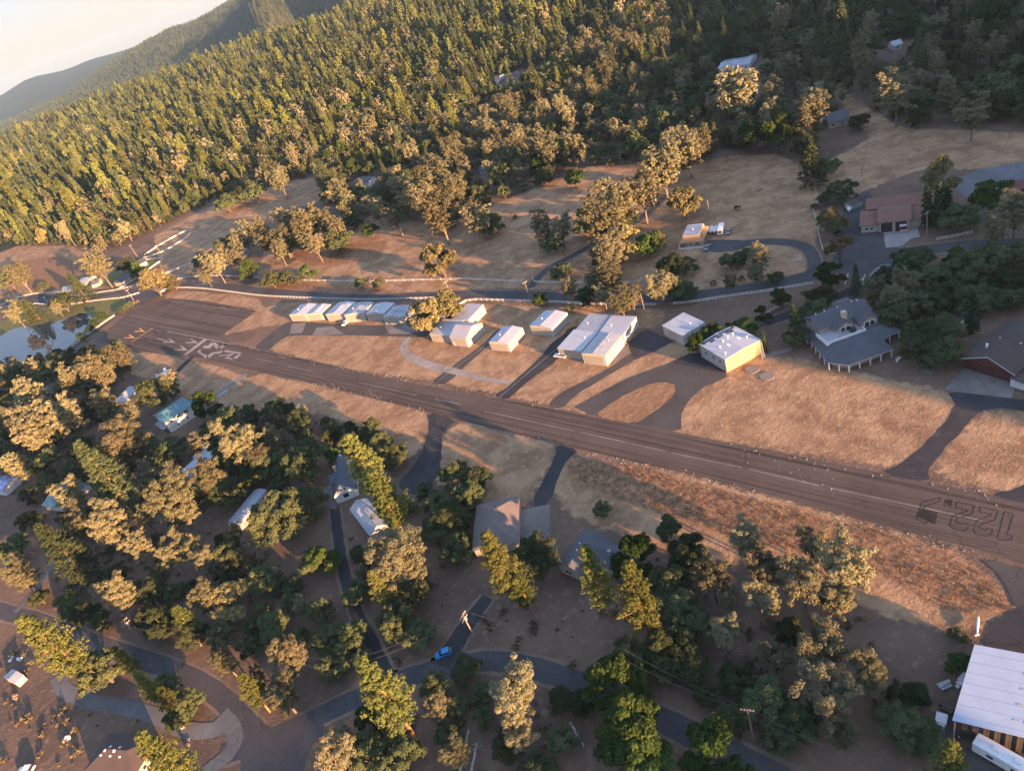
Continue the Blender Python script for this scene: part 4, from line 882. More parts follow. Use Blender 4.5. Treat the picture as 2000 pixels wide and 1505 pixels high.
fence('white V shaped fence around the farmhouse', [(234,565),(278,537),(321,506),(300,506),(281,509)], smooth=0, th=.11)
fence('white looped fence drawn out across the pasture', [(283,499),(310,481),(336,466),(360,453),(371,450),(376,454),(362,467),(330,487),(300,500),(281,505)], th=.13)
fence('white fence on the farm side of the pond road', [(0,598),(39,580),(75,573),(120,571),(147,580),(195,572),(231,567),(273,556)])
fence('white fence on the pond side of the road', [(141,595),(180,589),(222,584),(240,583),(273,573)])
fence('short white fence by the paved turnout', [(0,602),(60,593),(99,596)])
fence('white fence along the pond lane', [(103,703),(150,671),(195,637),(225,617)])
fence('white fence running up the pasture from the road', [(321,537),(360,520),(386,512)], th=.11)
fence('white fence beside the fire station yard', [(1587,402),(1594,434),(1604,480),(1610,498)], smooth=0)
fence('white fence beside the gate of the big grey house', [(1686,558),(1707,533),(1722,523),(1740,521)])
fence('white fence below the fire station under oaks', [(1830,470),(1863,464),(1900,456)])
fence('white fence beside the driveway to the big grey house', [(1498,613),(1519,601),(1547,589)])
fence('short white fence by the dark conifer and shed', [(1913,600),(1934,583)]); fence('short white fence beside the concrete walk', [(1866,645),(1882,631)]); fence('white fence under the oaks west of the red barn', [(1797,707),(1827,682),(1840,671)])
fence('single white fence section inside the driveway loop', [(1547,512),(1566,508)]); fence('short white fence by the russet tree', [(1611,498),(1632,496)])
def gate(label, a, b_):
    A, B = at(*a), at(*b_); d = B - A; L = d.length; r = empty('farm_gate', (A.x, A.y, 0), math.atan2(d.y, d.x), label, 'gate', 'white gates of the big grey house')
    fr = MB(); fr.box(0, L, -.05, .05, .2, .34); fr.box(0, L, -.05, .05, 1.5, 1.64); fr.box(0, .14, -.05, .05, .34, 1.5); fr.box(L - .14, L, -.05, .05, .34, 1.5); fr.build('gate_frame', FENCE, r)
    br = MB(); br.tube([(.1, 0, .3), (L - .1, 0, 1.5)], .06, 4); br.tube([(.1, .0, 1.5), (L - .1, 0, .3)], .055, 4); br.build('cross_brace', FENCE, r); MB().box(-.15, .0, -.1, .1, 0, 1.9).build('gate_post', FENCE, r)
gate('white cross braced gate leaf left of the small conifer', (1650,557), (1657,541)); gate('white cross braced gate leaf right of the small conifer', (1684,556), (1690,543))
# ================================================================ POLES AND WIRES
POLEW = paint('pole_wood', (.20, .145, .105), .9); POLEL = paint('pale_pole', (.26, .21, .165), .85); WIRE = paint('wire', (.09, .09, .095), .4); INS = paint('insulator', (.5, .5, .5), .3)
def pole(label, base, h=11, az=0.0, arms=1, light=True, mat=None, mark_=False):
    p = at(*base); r = empty('utility_pole', (p.x, p.y, hz(p.x, p.y) - .05), az, label, 'utility pole', 'wooden utility poles')
    MB().tube([(0, 0, 0), (0, 0, h)], [.2, .13], 8).build('shaft', mat or POLEW, r)
    for k in range(arms):
        z = h - .5 - k * 1.3; MB().box(-1.25, 1.25, -.08, .08, z - .1, z + .1).build('crossarm', mat or POLEW, r)
        for x in (-1.1, -.5, .5, 1.1): MB().tube([(x, 0, z + .1), (x, 0, z + .38)], .07, 6).build('insulator', INS, r)
    if light: MB().tube([(.32, 0, h - 2.6), (.32, 0, h - 1.6)], .24, 8).build('transformer', INS, r)
    return Vector((p.x, p.y, h - .3)), az
def wires(label, spots, sag=1.0, off=(-1.1, 1.1), rad=.022):
    mb = MB()
    for (a, za), (b_, zb) in zip(spots[:-1], spots[1:]):
        for o_ in off:
            A = a + Vector((math.cos(za), math.sin(za), 0)) * o_; B = b_ + Vector((math.cos(zb), math.sin(zb), 0)) * o_
            mb.tube([A.lerp(B, t_) - Vector((0, 0, sag * 4 * t_ * (1 - t_))) for t_ in np.linspace(0, 1, 9)], rad, 3)
    tag(mb.build('power_line', WIRE), label, 'power line', 'overhead power lines')
W1 = pole('pale utility pole with three arms beside the dark driveway', (932,1252), 11, .9, 2, True, POLEL)
W2 = pole('dark utility pole beside the lower road under golden pines', (282,1254), 11, .8, 2)
W3 = pole('thin dark utility pole by the lower road in the shaded wood', (1473,1447), 11.5, -.5, 1, False)
W4 = pole('utility pole leaning over the road behind the big oak', (884,586), 10.5, .3, 1, False, POLEL)
W5 = pole('dark utility pole beside the round green bush', (1038,592), 11, .3, 1, False)
W6 = pole('utility pole below the fire station apron', (1810,462), 10, .4, 1, False, POLEL)
W7 = pole('utility pole at the west end of the farm lane, with a single arm', (268,501), 11, .6, 1, False, POLEL)
W8 = pole('utility pole beside the looped white fence', (318,501), 10.5, .6, 1, False, POLEL)
W9 = pole('utility pole at the road junction by the turnaround', (265,592), 11, .6, 1, False, POLEL)
W10 = pole('bare pole in the pasture above the fire station', (1684,345), 7, .6, 1, False, POLEL); W11 = pole('short bare pole in the pasture behind the tan house', (1385,414), 6, .4, 0, False, POLEL)
W12 = pole('utility pole in trees by the left edge of the lower road', (75,1165), 10, .8, 1, False); W13 = pole('utility pole among the golden pines of the pasture', (880,440), 10, .4, 1, False, POLEL)
W14 = pole('utility pole between the road fence and hangar cluster', (1260,612), 9, .3, 0, False); W15 = pole('slim pale pole by the farm pond turnout', (98,597), 8, .6, 0, False, INS)
E_ = lambda px, z, az=.5: (Vector((at(*px).x, at(*px).y, z)), az)
wires('wires crossing the lower road towards the pale driveway pole', [W2, E_((700,1350), 10.5, .9), W1], 1.5)
wires('wires running from the driveway pole down the lower road', [W1, E_((1230,1330), 11, .2), W3, E_((1700,1560), 11, .2)], 1.5)
wires('wires strung across the fire station yard', [E_((1205,560), 9), E_((1450,500), 9.5), E_((1630,430), 9.5), W6, E_((2060,425), 10)], 1.2)
wires('wire rising from the lower road pole through the wood', [W2, E_((450,990), 10), E_((520,830), 10)], 1.0, (0,)); wires('wires along the farm lane', [W7, W8, W9], .8)
# ================================================================ VEHICLES
TYRE = paint('tyre', (.02, .02, .02), .8); BLUEC = paint('blue_car_paint', (.02, .22, .55), .25, .6, dirt=.03); WHITEC = paint('white_car_paint', (.62, .63, .64), .25, .6, dirt=.04); GREYC = paint('grey_car_paint', (.14, .17, .21), .25, .6, dirt=.04); BLACKC = paint('black_car_paint', (.022, .024, .03), .25, .6, dirt=.04)
REDC = paint('red_truck_paint', (.36, .03, .025), .3, .6, dirt=.06); LAMP = paint('lamp_glass', (.5, .5, .5), .15); TAIL = paint('tail_lamp', (.3, .02, .02), .2); CHROME = paint('chrome', (.5, .5, .5), .2)
def vehicle(name, label, cat, a, b_, paint_, prof, glass, width=1.8, length=None, group=None):
    "prof: side outline as (fraction of length from the nose, height); glass: cabin outline. nose at a, tail at b_"
    A, B = at(*a), at(*b_); d = A - B; L = length or d.length; mid = (A + B) / 2; r = empty(name, (mid.x, mid.y, .06), math.atan2(d.y, d.x), label, cat, group)
    def loft(pr, w0, w1, zmid):
        mb = MB(); n = len(pr); vs = []
        for s_ in (-1, 1):
            for x, z in pr: vs.append((L * (.5 - x), s_ * (w0 if z < zmid else w1) / 2, z))
        return mb.add(vs, [tuple(range(n - 1, -1, -1)), tuple(range(n, 2 * n))] + [(i, (i + 1) % n, n + (i + 1) % n, n + i) for i in range(n)])
    body = loft(prof, width, width * .94, .8).build('body', paint_, r)
    bv = body.modifiers.new('round', 'BEVEL'); bv.width = .07; bv.segments = 2
    for g in glass:
        loft(g[0], width * .90, width * .78, g[0][0][1] + .2).build(g[1], g[2], r)
    for x in (.19, .8):
        for s_ in (-1, 1):
            w_ = MB().tube([(L * (.5 - x), s_ * (width / 2 - .2), .33), (L * (.5 - x), s_ * (width / 2 + .02), .33)], .33, 14).build('wheel', TYRE, r)
            MB().tube([(L * (.5 - x), s_ * (width / 2 + .02), .33), (L * (.5 - x), s_ * (width / 2 + .035), .33)], .19, 10).build('rim', CHROME, w_)
    for s_ in (-1, 1):
        MB().box(L * .5 - .06, L * .5 + .03, s_ * width * .36 - .18, s_ * width * .36 + .18, .62, .78).build('headlight', LAMP, r); MB().box(-L * .5 - .03, -L * .5 + .06, s_ * width * .38 - .14, s_ * width * .38 + .14, .75, .95).build('tail_light', TAIL, r)
    return r, L
CARP = [(0, .3), (0, .72), (.05, .82), (.27, .92), (.95, .98), (1, .9), (1, .32)]
HATCHG = [(.25, .9), (.40, 1.42), (.55, 1.5), (.86, 1.46), (.985, .95)]
def roofp(x0, x1, z0, z1, w): return [(x0, z0), (x0 + .01, z1), (x1 - .01, z1), (x1, z0)]
def car(label, a, b_, mat, L=4.3, cat='car', name='parked_car', pick=False):
    g = [(HATCHG, 'windows', GLASS), ([(.41, 1.44), (.42, 1.52), (.85, 1.5), (.855, 1.44)], 'roof', mat)]
    if pick: g = [([(.28, .9), (.36, 1.5), (.56, 1.52), (.6, .95)], 'windows', GLASS), ([(.37, 1.5), (.375, 1.58), (.555, 1.58), (.56, 1.5)], 'roof', mat), ([(.63, .97), (.64, 1.0), (.96, 1.0), (.965, .97)], 'load_bed', BLACKC)]
    return vehicle(name, label, cat, a, b_, mat, CARP, g, 1.82, L)
car('bright blue hatchback turning out of the dark driveway', (853,1284), (883,1272), BLUEC, 4.2)
car('white car parked at an angle before the third hangar', (670,638), (681,627), WHITEC, 4.8)
car('white pickup parked at the hangar cluster', (1086,696), (1104,698), WHITEC, 5.4, 'pickup', 'pickup_truck', True)
car('silver blue pickup parked below the tan house', (1377,492), (1386,479), GREYC, 5.6, 'pickup', 'pickup_truck', True)
car('grey pickup parked beside the camper', (1420,461), (1427,447), GREYC, 5.2, 'pickup', 'pickup_truck', True)
car('black pickup in the fire station yard by the golden tree', (1633,461), (1640,449), BLACKC, 5.6, 'pickup', 'pickup_truck', True)
car('white car behind the golden tree in the fire station yard', (1634,446), (1641,434), WHITEC, 4.6)
car('white van at the bottom left corner', (44,1506), (64,1503), WHITEC, 4.8)
car('pale car parked by the roadside trees at the turnaround', (311,573), (323,568), WHITEC, 4.4)
def box_vehicle(name, label, cat, a, b_, w, h, mat, L, nose=None, extra=None):
    A, B = at(*a), at(*b_); d = A - B; mid = (A + B) / 2; r = empty(name, (mid.x, mid.y, .06), math.atan2(d.y, d.x), label, cat)
    bd = MB().box(-L / 2, L / 2, -w / 2, w / 2, .55, h).build('body', mat, r); m_ = bd.modifiers.new('round', 'BEVEL'); m_.width = .16; m_.segments = 2
    for x in (-.12, .08):
        for s_ in (-1, 1): MB().tube([(L * x, s_ * (w / 2 - .2), .36), (L * x, s_ * (w / 2 + .02), .36)], .36, 12).build('wheel', TYRE, r)
    MB().tube([(L / 2, .5, .5), (L / 2 + 1.3, 0, .5), (L / 2, -.5, .5)], .06, 5).build('drawbar', GREYP, r)
    for x in (-.3, .1): MB().box(L * x - .45, L * x + .45, -.4, .4, h, h + .28).build('roof_unit', TRIM, r)
    for s_ in (-1, 1):
        for x in (-.3, .15): MB().box(L * x - .5, L * x + .5, s_ * w / 2 - .03, s_ * w / 2 + .03, 1.5, 2.2).build('window', GLASS, r)
    MB().box(L / 2 - .03, L / 2 + .03, -.8, .8, 1.5, 2.2).build('window', GLASS, r); MB().box(-L * .06, L * .02, -w / 2 - .035, -w / 2 + .02, .6, 2.4).build('door', TRIM, r)
    return r
box_vehicle('camper_trailer', 'white camper trailer parked beside the tan house', 'camper', (1406,464), (1411,444), 2.4, 3.0, WHITEC, 7.0)
box_vehicle('travel_trailer', 'white travel trailer parked beside the big open shed', 'camper', (1918,1466), (1990,1508), 2.5, 3.1, WHITEC, 8.0)
def boat(label, a, b_, up=.9):
    A, B = at(*a), at(*b_); d = A - B; L = d.length; mid = (A + B) / 2; r = empty('small_boat', (mid.x, mid.y, .05), math.atan2(d.y, d.x), label, 'boat'); mb = MB(); n = 9; vs = []
    for i in range(n):
        x = -L / 2 + L * i / (n - 1); w_ = .95 * math.sin(math.pi * min(.97, max(.16, (n - 1 - i) / (n - 1) * .9 + .08))) ** .6 * (1 if i < n - 1 else .2)
        vs += [(x, -w_, up + .55), (x, -w_ * .75, up), (x, w_ * .75, up), (x, w_, up + .55)]
    mb.add(vs, [(i * 4 + k, i * 4 + k + 1, i * 4 + k + 5, i * 4 + k + 4) for i in range(n - 1) for k in range(3)] + [(0, 3, 2, 1), (4 * n - 4, 4 * n - 3, 4 * n - 2, 4 * n - 1)]); mb.build('hull', WHITEC, r)
    mb = MB(); mb.add([v for i in range(n) for v in ((vs[4 * i][0], vs[4 * i][1] * .9, up + .58), (vs[4 * i][0], vs[4 * i + 3][1] * .9, up + .58))], [(2 * i, 2 * i + 1, 2 * i + 3, 2 * i + 2) for i in range(n - 1)]); mb.build('deck_cover', TRIM, r)
    fr = MB(); fr.tube([(-L * .3, -.6, .4), (L * .6, 0, .5), (-L * .3, .6, .4)], .07, 5); fr.box(-L * .2, -L * .1, -.8, .8, .3, up); fr.build('trailer_frame', GREYP, r)
    for s_ in (-1, 1): MB().tube([(-L * .15, s_ * .85, .3), (-L * .15, s_ * 1.05, .3)], .3, 10).build('wheel', TYRE, r)
boat('left of two white boats on trailers beside the camper', (1388,459), (1392,446)); boat('right of two white boats on trailers beside the camper', (1395,459), (1399,446)); boat('white boat on a trailer in the fire station yard', (1658,417), (1661,405))
# fire engine
r = box_v = None
A, B = at(1765, 456), at(1758, 434); d = A - B; r = empty('fire_engine', ((A.x + B.x) / 2, (A.y + B.y) / 2, .06), math.atan2(d.y, d.x), 'red and white fire engine half out of the station bay', 'fire engine'); L = 8.0
bd = MB().box(.6, 4.0, -1.25, 1.25, .6, 2.5).build('cab', REDC, r); bd.modifiers.new('round', 'BEVEL').width = .18
MB().box(-4, .5, -1.25, 1.25, .6, 2.7).build('equipment_body', WHITEC, r); MB().box(1.4, 3.95, -1.1, 1.1, 2.5, 2.62).build('cab_roof', WHITEC, r)
for s_ in (-.6, .6): MB().box(-3.8, .3, s_ - .4, s_ + .4, 2.7, 2.95).build('hose_locker', TRIM, r)
MB().box(3.98, 4.05, -1.05, 1.05, 1.6, 2.4).build('windscreen', GLASS, r); MB().box(4.0, 4.25, -1.25, 1.25, .5, .85).build('bumper', CHROME, r); MB().box(2.2, 2.5, -.8, .8, 2.62, 2.78).build('light_bar', TAIL, r)
for x in (2.7, -2.3):
    for s_ in (-1, 1): MB().tube([(x, s_ * 1.0, .48), (x, s_ * 1.28, .48)], .48, 14).build('wheel', TYRE, r)
# parked aeroplane, nose to the dark strip
A, B = at(333, 727), at(313, 737); d = A - B; r = empty('light_aircraft', (*((A + B) / 2)[:2], .1), math.atan2(d.y, d.x), 'white light aircraft parked at the end of the dark strip', 'aeroplane')
PW = paint('aircraft_white', (.66, .67, .69), .25, .6, dirt=.03)
MB().tube([(3.4, 0, 1.3), (3.0, 0, 1.35), (1.6, 0, 1.45), (-.5, 0, 1.4), (-3.8, 0, 1.5)], [.18, .45, .62, .55, .14], 12).build('fuselage', PW, r)
wg = MB(); wg.slab([(1.5, -5.2, 1.75), (1.5, 5.2, 1.75), (.1, 5.2, 1.75), (-.05, 0, 1.72), (.1, -5.2, 1.75)], .16); wg.build('wing', PW, r)
wg = MB(); wg.slab([(-3.1, -1.7, 1.6), (-3.1, 1.7, 1.6), (-3.9, 1.7, 1.6), (-3.9, -1.7, 1.6)], .09); wg.build('tailplane', PW, r)
wg = MB(); wg.add([(x, y, z) for y in (-.06, .06) for x, z in ((-2.7, 1.6), (-3.9, 1.6), (-4.1, 2.9), (-3.5, 2.9))], [(0, 1, 2, 3), (7, 6, 5, 4)] + [(i, 4 + i, 4 + (i + 1) % 4, (i + 1) % 4) for i in range(4)]); wg.build('tail_fin', PW, r)
MB().box(.4, 1.7, -.5, .5, 1.9, 2.0).build('canopy', GLASS, r); MB().box(3.38, 3.44, -.9, .9, 1.24, 1.36).build('propeller', DARK, r)
for p in ((2.7, 0), (.4, 1.2), (.4, -1.2)): MB().tube([(p[0], p[1] - .08, .22), (p[0], p[1] + .08, .22)], .22, 10).build('wheel', TYRE, r); MB().tube([(p[0], p[1], .22), (p[0] * .95, p[1] * .4, 1.2)], .04, 5).build('gear_leg', PW, r)
BARK_W = paint('bleached_log', (.42, .39, .36), .9)
# ================================================================ SMALL THINGS
def one(name, mb, mat, label, cat, group=None): return tag(mb.build(name, mat), label, cat, group)
for q, lb in (((1470,721), 'round pale concrete pad closest to the sunlit ochre hangar wall'), ((1498,735), 'round pale concrete pad farther from the hangar, out on the grass')):
    p = at(*q); mb = MB(); mb.tube([(p.x, p.y, .02), (p.x, p.y, .22)], 2.2, 28); one('concrete_pad', mb, CONC_D, lb, 'concrete pad')
p, q = at(1492, 700), at(1484, 668, 5.3); dd = (q - p); n = Vector((-dd.y, dd.x, 0)).normalized() * .45
ld = empty('ladder', p, 0, 'white ladder leaning on the sunlit ochre hangar wall', 'ladder')
for s_ in (-1, 1): MB().tube([n * s_, dd + n * s_], .05, 4).build('rail', TRIM, ld)
for k in range(1, 16): MB().tube([dd * k / 16 + n, dd * k / 16 - n], .035, 4, False).build('rung', TRIM, ld)
for a, b_, lb in (((899,1505), (917,1424), 'longest pale fallen log in the shaded wood'), ((922,1505), (932,1452), 'shorter pale fallen log beside the longest one'), ((1114,1412), (1141,1458), 'pale broken log lying under dark oaks'), ((62,965), (100,938), 'pale log on bare red soil near the cabin')):
    A, B = at(*a), at(*b_); mb = MB(); k = 7; mb.tube([A.lerp(B, i / k) + Vector((rnd_ := random.uniform(-.15, .15), random.uniform(-.15, .15), .25)) for i in range(k + 1)], [.3 - .02 * i for i in range(k + 1)], 7)
    for i in range(5): c = A.lerp(B, random.random()); mb.tube([c + Vector((0, 0, .3)), c + Vector((random.uniform(-1, 1), random.uniform(-1, 1), .9))], [.08, .03], 4)
    one('fallen_log', mb, BARK_W, lb, 'log')
# white sailplane hull by the dark shed yard
A, B = at(1911, 1206), at(1908, 1243); mb = MB(); mb.tube([A.lerp(B, t_) + Vector((0, 0, .6)) for t_ in (0, .1, .35, .7, 1)], [.04, .2, .28, .2, .06], 10); c = B + Vector((0, 0, .62)); mb.box(c.x - .45, c.x + .45, c.y - .15, c.y + .15, c.z - .05, c.z + .05)
one('canoe', mb, PW, 'long slim white hull lying on the grass behind the big shed', 'boat')
# junk around the shed
JUNK = paint('rusty_scrap', (.10, .07, .055), .9, dirt=.2)
for i, (x, y, mat, lb) in enumerate(((1874,1335,WHITE,'white scrap cabinet against the shed edge'), (1882,1324,TRIM,'white scrap panel standing beside the shed'), (1846,1340,GREYP,'grey pallet in the junk beside the shed'), (1838,1410,TRIM,'white appliance left in the dark yard'), (1877,1430,TRIM,'small white crate under the shed eave'), (1890,1452,JUNK,'tangle of scrap metal before the shed'), (1852,1382,JUNK,'dark tyre heap beside the shed'), (1953,1460,paint('orange_box', (.45,.16,.05), .6),'orange crate behind the travel trailer'))):
    p = at(x, y); mb = MB(); a = random.uniform(0, 1.5); c_, s_ = math.cos(a), math.sin(a)
    for k in range(3):
        w, d_, h_ = random.uniform(.4, 1.1), random.uniform(.3, .9), random.uniform(.4, 1.0); ox, oy = (random.uniform(-.5, .5), random.uniform(-.5, .5)) if k else (0, 0)
        mb.add([(p.x + ox + (X * c_ - Y * s_), p.y + oy + (X * s_ + Y * c_), z) for z in (0, h_) for Y in (-d_, d_) for X in (-w, w)], [(0, 2, 3, 1), (4, 5, 7, 6), (0, 1, 5, 4), (2, 6, 7, 3), (0, 4, 6, 2), (1, 3, 7, 5)])
    one('scrap_pile', mb, mat, lb, 'scrap')
for x, y, lb in ((20,1290,'white scrap on dirt at the left edge, upper'), (38,1290,'white scrap on dirt at the left edge, beside the upper one'), (128,1445,'pale debris beside the brown roofed house'), (28,1365,'stack of boards in the dirt yard'), (368,1453,'pair of bins beside the gravel drive'), (352,1420,'white garden seat beside the gravel drive')):
    p = at(x, y); mb = MB()
    for k in range(4): a = random.uniform(-.8, .8); b_ = random.uniform(-.8, .8); mb.box(p.x + a, p.x + a + random.uniform(.4, 1), p.y + b_, p.y + b_ + random.uniform(.3, .9), 0, random.uniform(.3, .9))
    one('debris', mb, TRIM if 'white' in lb or 'pale' in lb else GREYC if 'blue' in lb else WOODF, lb, 'debris')

r = empty('steps_lattice', at(1755, 703), .5, 'white lattice steps beside the round stone patio', 'bench'); MB().box(-1.1, 1.1, -.3, .3, .4, .48).build('seat', TRIM, r); MB().box(-1.1, 1.1, .26, .34, .48, 1.0).build('backrest', TRIM, r)  # bench shape standing in for white steps and lattice
for x in (-1, 1): MB().box(x - .06, x + .06, -.28, .3, 0, .4).build('leg', TRIM, r)
r = empty('notice_board', at(270, 592), .7, 'small reddish notice board at the road junction by the turnaround', 'sign'); MB().box(-1.2, 1.2, -.06, .06, .8, 2.0).build('board', RED, r)
for x in (-1, 1): MB().box(x - .07, x + .07, -.05, .05, 0, .8).build('post', WOODF, r)
r = empty('picnic_table', at(1484, 372), .2, 'weathered table in the pasture above the tan house', 'table'); MB().box(-1, 1, -.4, .4, .68, .75).build('table_top', WOODF, r)
for x in (-.8, .8): MB().box(x - .06, x + .06, -.6, .6, 0, .68).build('leg', WOODF, r)
# ================================================================ TREES
def leaf_mat(name, cols, trans=.25, seed=0.0):
    "foliage: every spray its own tone, whole clumps lighter or darker, every tree its own cast"
    m = bpy.data.materials.new(name); m.use_nodes = True; t = m.node_tree; MATS[name] = m
    for n in list(t.nodes):
        if n.type == 'BSDF_PRINCIPLED': t.nodes.remove(n)
    out = [n for n in t.nodes if n.type == 'OUTPUT_MATERIAL'][0]
    g = N(t, 'ShaderNodeNewGeometry'); oi = N(t, 'ShaderNodeObjectInfo')
    f = noise(t, 2.6, 2, .5, objvec(t))
    a, b_, c_ = cols
    c = mixc(t, g.outputs['Random Per Island'], a, b_)
    c = mixc(t, mathn(t, 'MULTIPLY', ramp(t, f, .4, .66), .6), c, c_)
    hs = N(t, 'ShaderNodeHueSaturation'); t.links.new(c, hs.inputs['Color'])
    t.links.new(mathn(t, 'ADD', mathn(t, 'MULTIPLY', oi.outputs['Random'], .030), .488), hs.inputs['Hue'])
    mr = mathn(t, 'FRACT', mathn(t, 'MULTIPLY', oi.outputs['Random'], 7.31), 0.0)
    t.links.new(mathn(t, 'ADD', mathn(t, 'MULTIPLY', mr, .85), .58), hs.inputs['Value'])
    df = N(t, 'ShaderNodeBsdfDiffuse'); tr = N(t, 'ShaderNodeBsdfTranslucent'); mx = N(t, 'ShaderNodeMixShader'); mx.inputs[0].default_value = trans
    t.links.new(hs.outputs[0], df.inputs['Color']); t.links.new(hs.outputs[0], tr.inputs['Color'])
    t.links.new(df.outputs[0], mx.inputs[1]); t.links.new(tr.outputs[0], mx.inputs[2]); t.links.new(mx.outputs[0], out.inputs['Surface'])
    return m
LEAF_M = {
 'g': leaf_mat('grey_pine_needles', ((.13, .130, .078), (.20, .186, .11), (.088, .098, .066))),
 'p': leaf_mat('tall_pine_needles', ((0.090, 0.113, 0.035), (0.149, 0.163, 0.051), (0.059, 0.084, 0.031))),
 'c': leaf_mat('fir_needles', ((0.050, 0.069, 0.037), (0.086, 0.105, 0.049), (0.032, 0.053, 0.031))),
 'o': leaf_mat('oak_leaves', ((0.056, 0.076, 0.037), (0.104, 0.118, 0.056), (0.038, 0.058, 0.031))),
 'e': leaf_mat('golden_oak_leaves', ((0.117, 0.110, 0.053), (0.180, 0.163, 0.076), (0.086, 0.089, 0.046))),
 'd': leaf_mat('green_leaves', ((.034, .062, .018), (.068, .095, .026), (.025, .048, .015))),
 'y': leaf_mat('cypress_needles', ((0.029, 0.053, 0.027), (0.054, 0.079, 0.036), (0.023, 0.044, 0.024))),
 'k': leaf_mat('russet_leaves', ((0.171, 0.110, 0.056), (0.252, 0.173, 0.087), (0.126, 0.089, 0.051))),
 'b': leaf_mat('shrub_leaves', ((0.054, 0.076, 0.035), (0.108, 0.110, 0.051), (0.041, 0.058, 0.031))),
}
BARK = {}
for k, col in (('g', (.16, .135, .115)), ('p', (.27, .15, .085)), ('c', (.15, .10, .07)), ('o', (.115, .095, .08)), ('w', (.42, .39, .36))):
    m, t, b = base_mat('bark_' + k, .95, .1); f = noise(t, 6, 4, .65, objvec(t))
    t.links.new(mixc(t, f, tuple(x * .55 for x in col), tuple(x * 1.3 for x in col)), b.inputs['Base Color']); BARK[k] = m
for k, s_ in (('d', 'o'), ('e', 'o'), ('y', 'c'), ('k', 'o'), ('b', 'o')): BARK[k] = BARK[s_]

def clump_cards(C, Rr, n, size, rng, flat=.85, jit=.55):
    "n small sprays over each clump: centres, normals, sizes"
    k = len(C)
    d = rng.normal(size=(k, n, 3)); d /= np.linalg.norm(d, axis=2, keepdims=True)
    d[..., 2] = np.where(d[..., 2] < -.35, -d[..., 2], d[..., 2])
    rad = rng.uniform(.45, 1.06, (k, n, 1)) ** .6
    lump = 1 + .22 * np.sin(d[..., :1] * 5 + C[:, None, :1] * 40) * np.cos(d[..., 1:2] * 6 + C[:, None, 2:3] * 37)
    P = C[:, None] + d * rad * lump * Rr[:, None, None] * np.array([1, 1, flat])
    nn = d + jit * rng.normal(size=d.shape) + np.array([0, 0, .25]); nn /= np.linalg.norm(nn, axis=2, keepdims=True)
    return P.reshape(-1, 3), nn.reshape(-1, 3), size * rng.uniform(.6, 1.35, k * n)
def cards_mesh(name, P, Nn, S, rng, aspect=.62):
    n = len(P)
    u = np.cross(Nn, rng.normal(size=(n, 3))); u /= np.linalg.norm(u, axis=1, keepdims=True) + 1e-9
    w = np.cross(Nn, u); S = S[:, None]
    V = np.stack([P + u * S, P + w * S * aspect + Nn * S * .16, P - u * S, P - w * S * aspect + Nn * S * .1], 1).reshape(-1, 3)
    me = bpy.data.meshes.new(name); me.vertices.add(4 * n); me.vertices.foreach_set('co', V.ravel().astype(np.float32))
    me.loops.add(4 * n); me.loops.foreach_set('vertex_index', np.arange(4 * n, dtype=np.int32))
    me.polygons.add(n); me.polygons.foreach_set('loop_start', np.arange(0, 4 * n, 4, dtype=np.int32)); me.update(calc_edges=True)
    return me
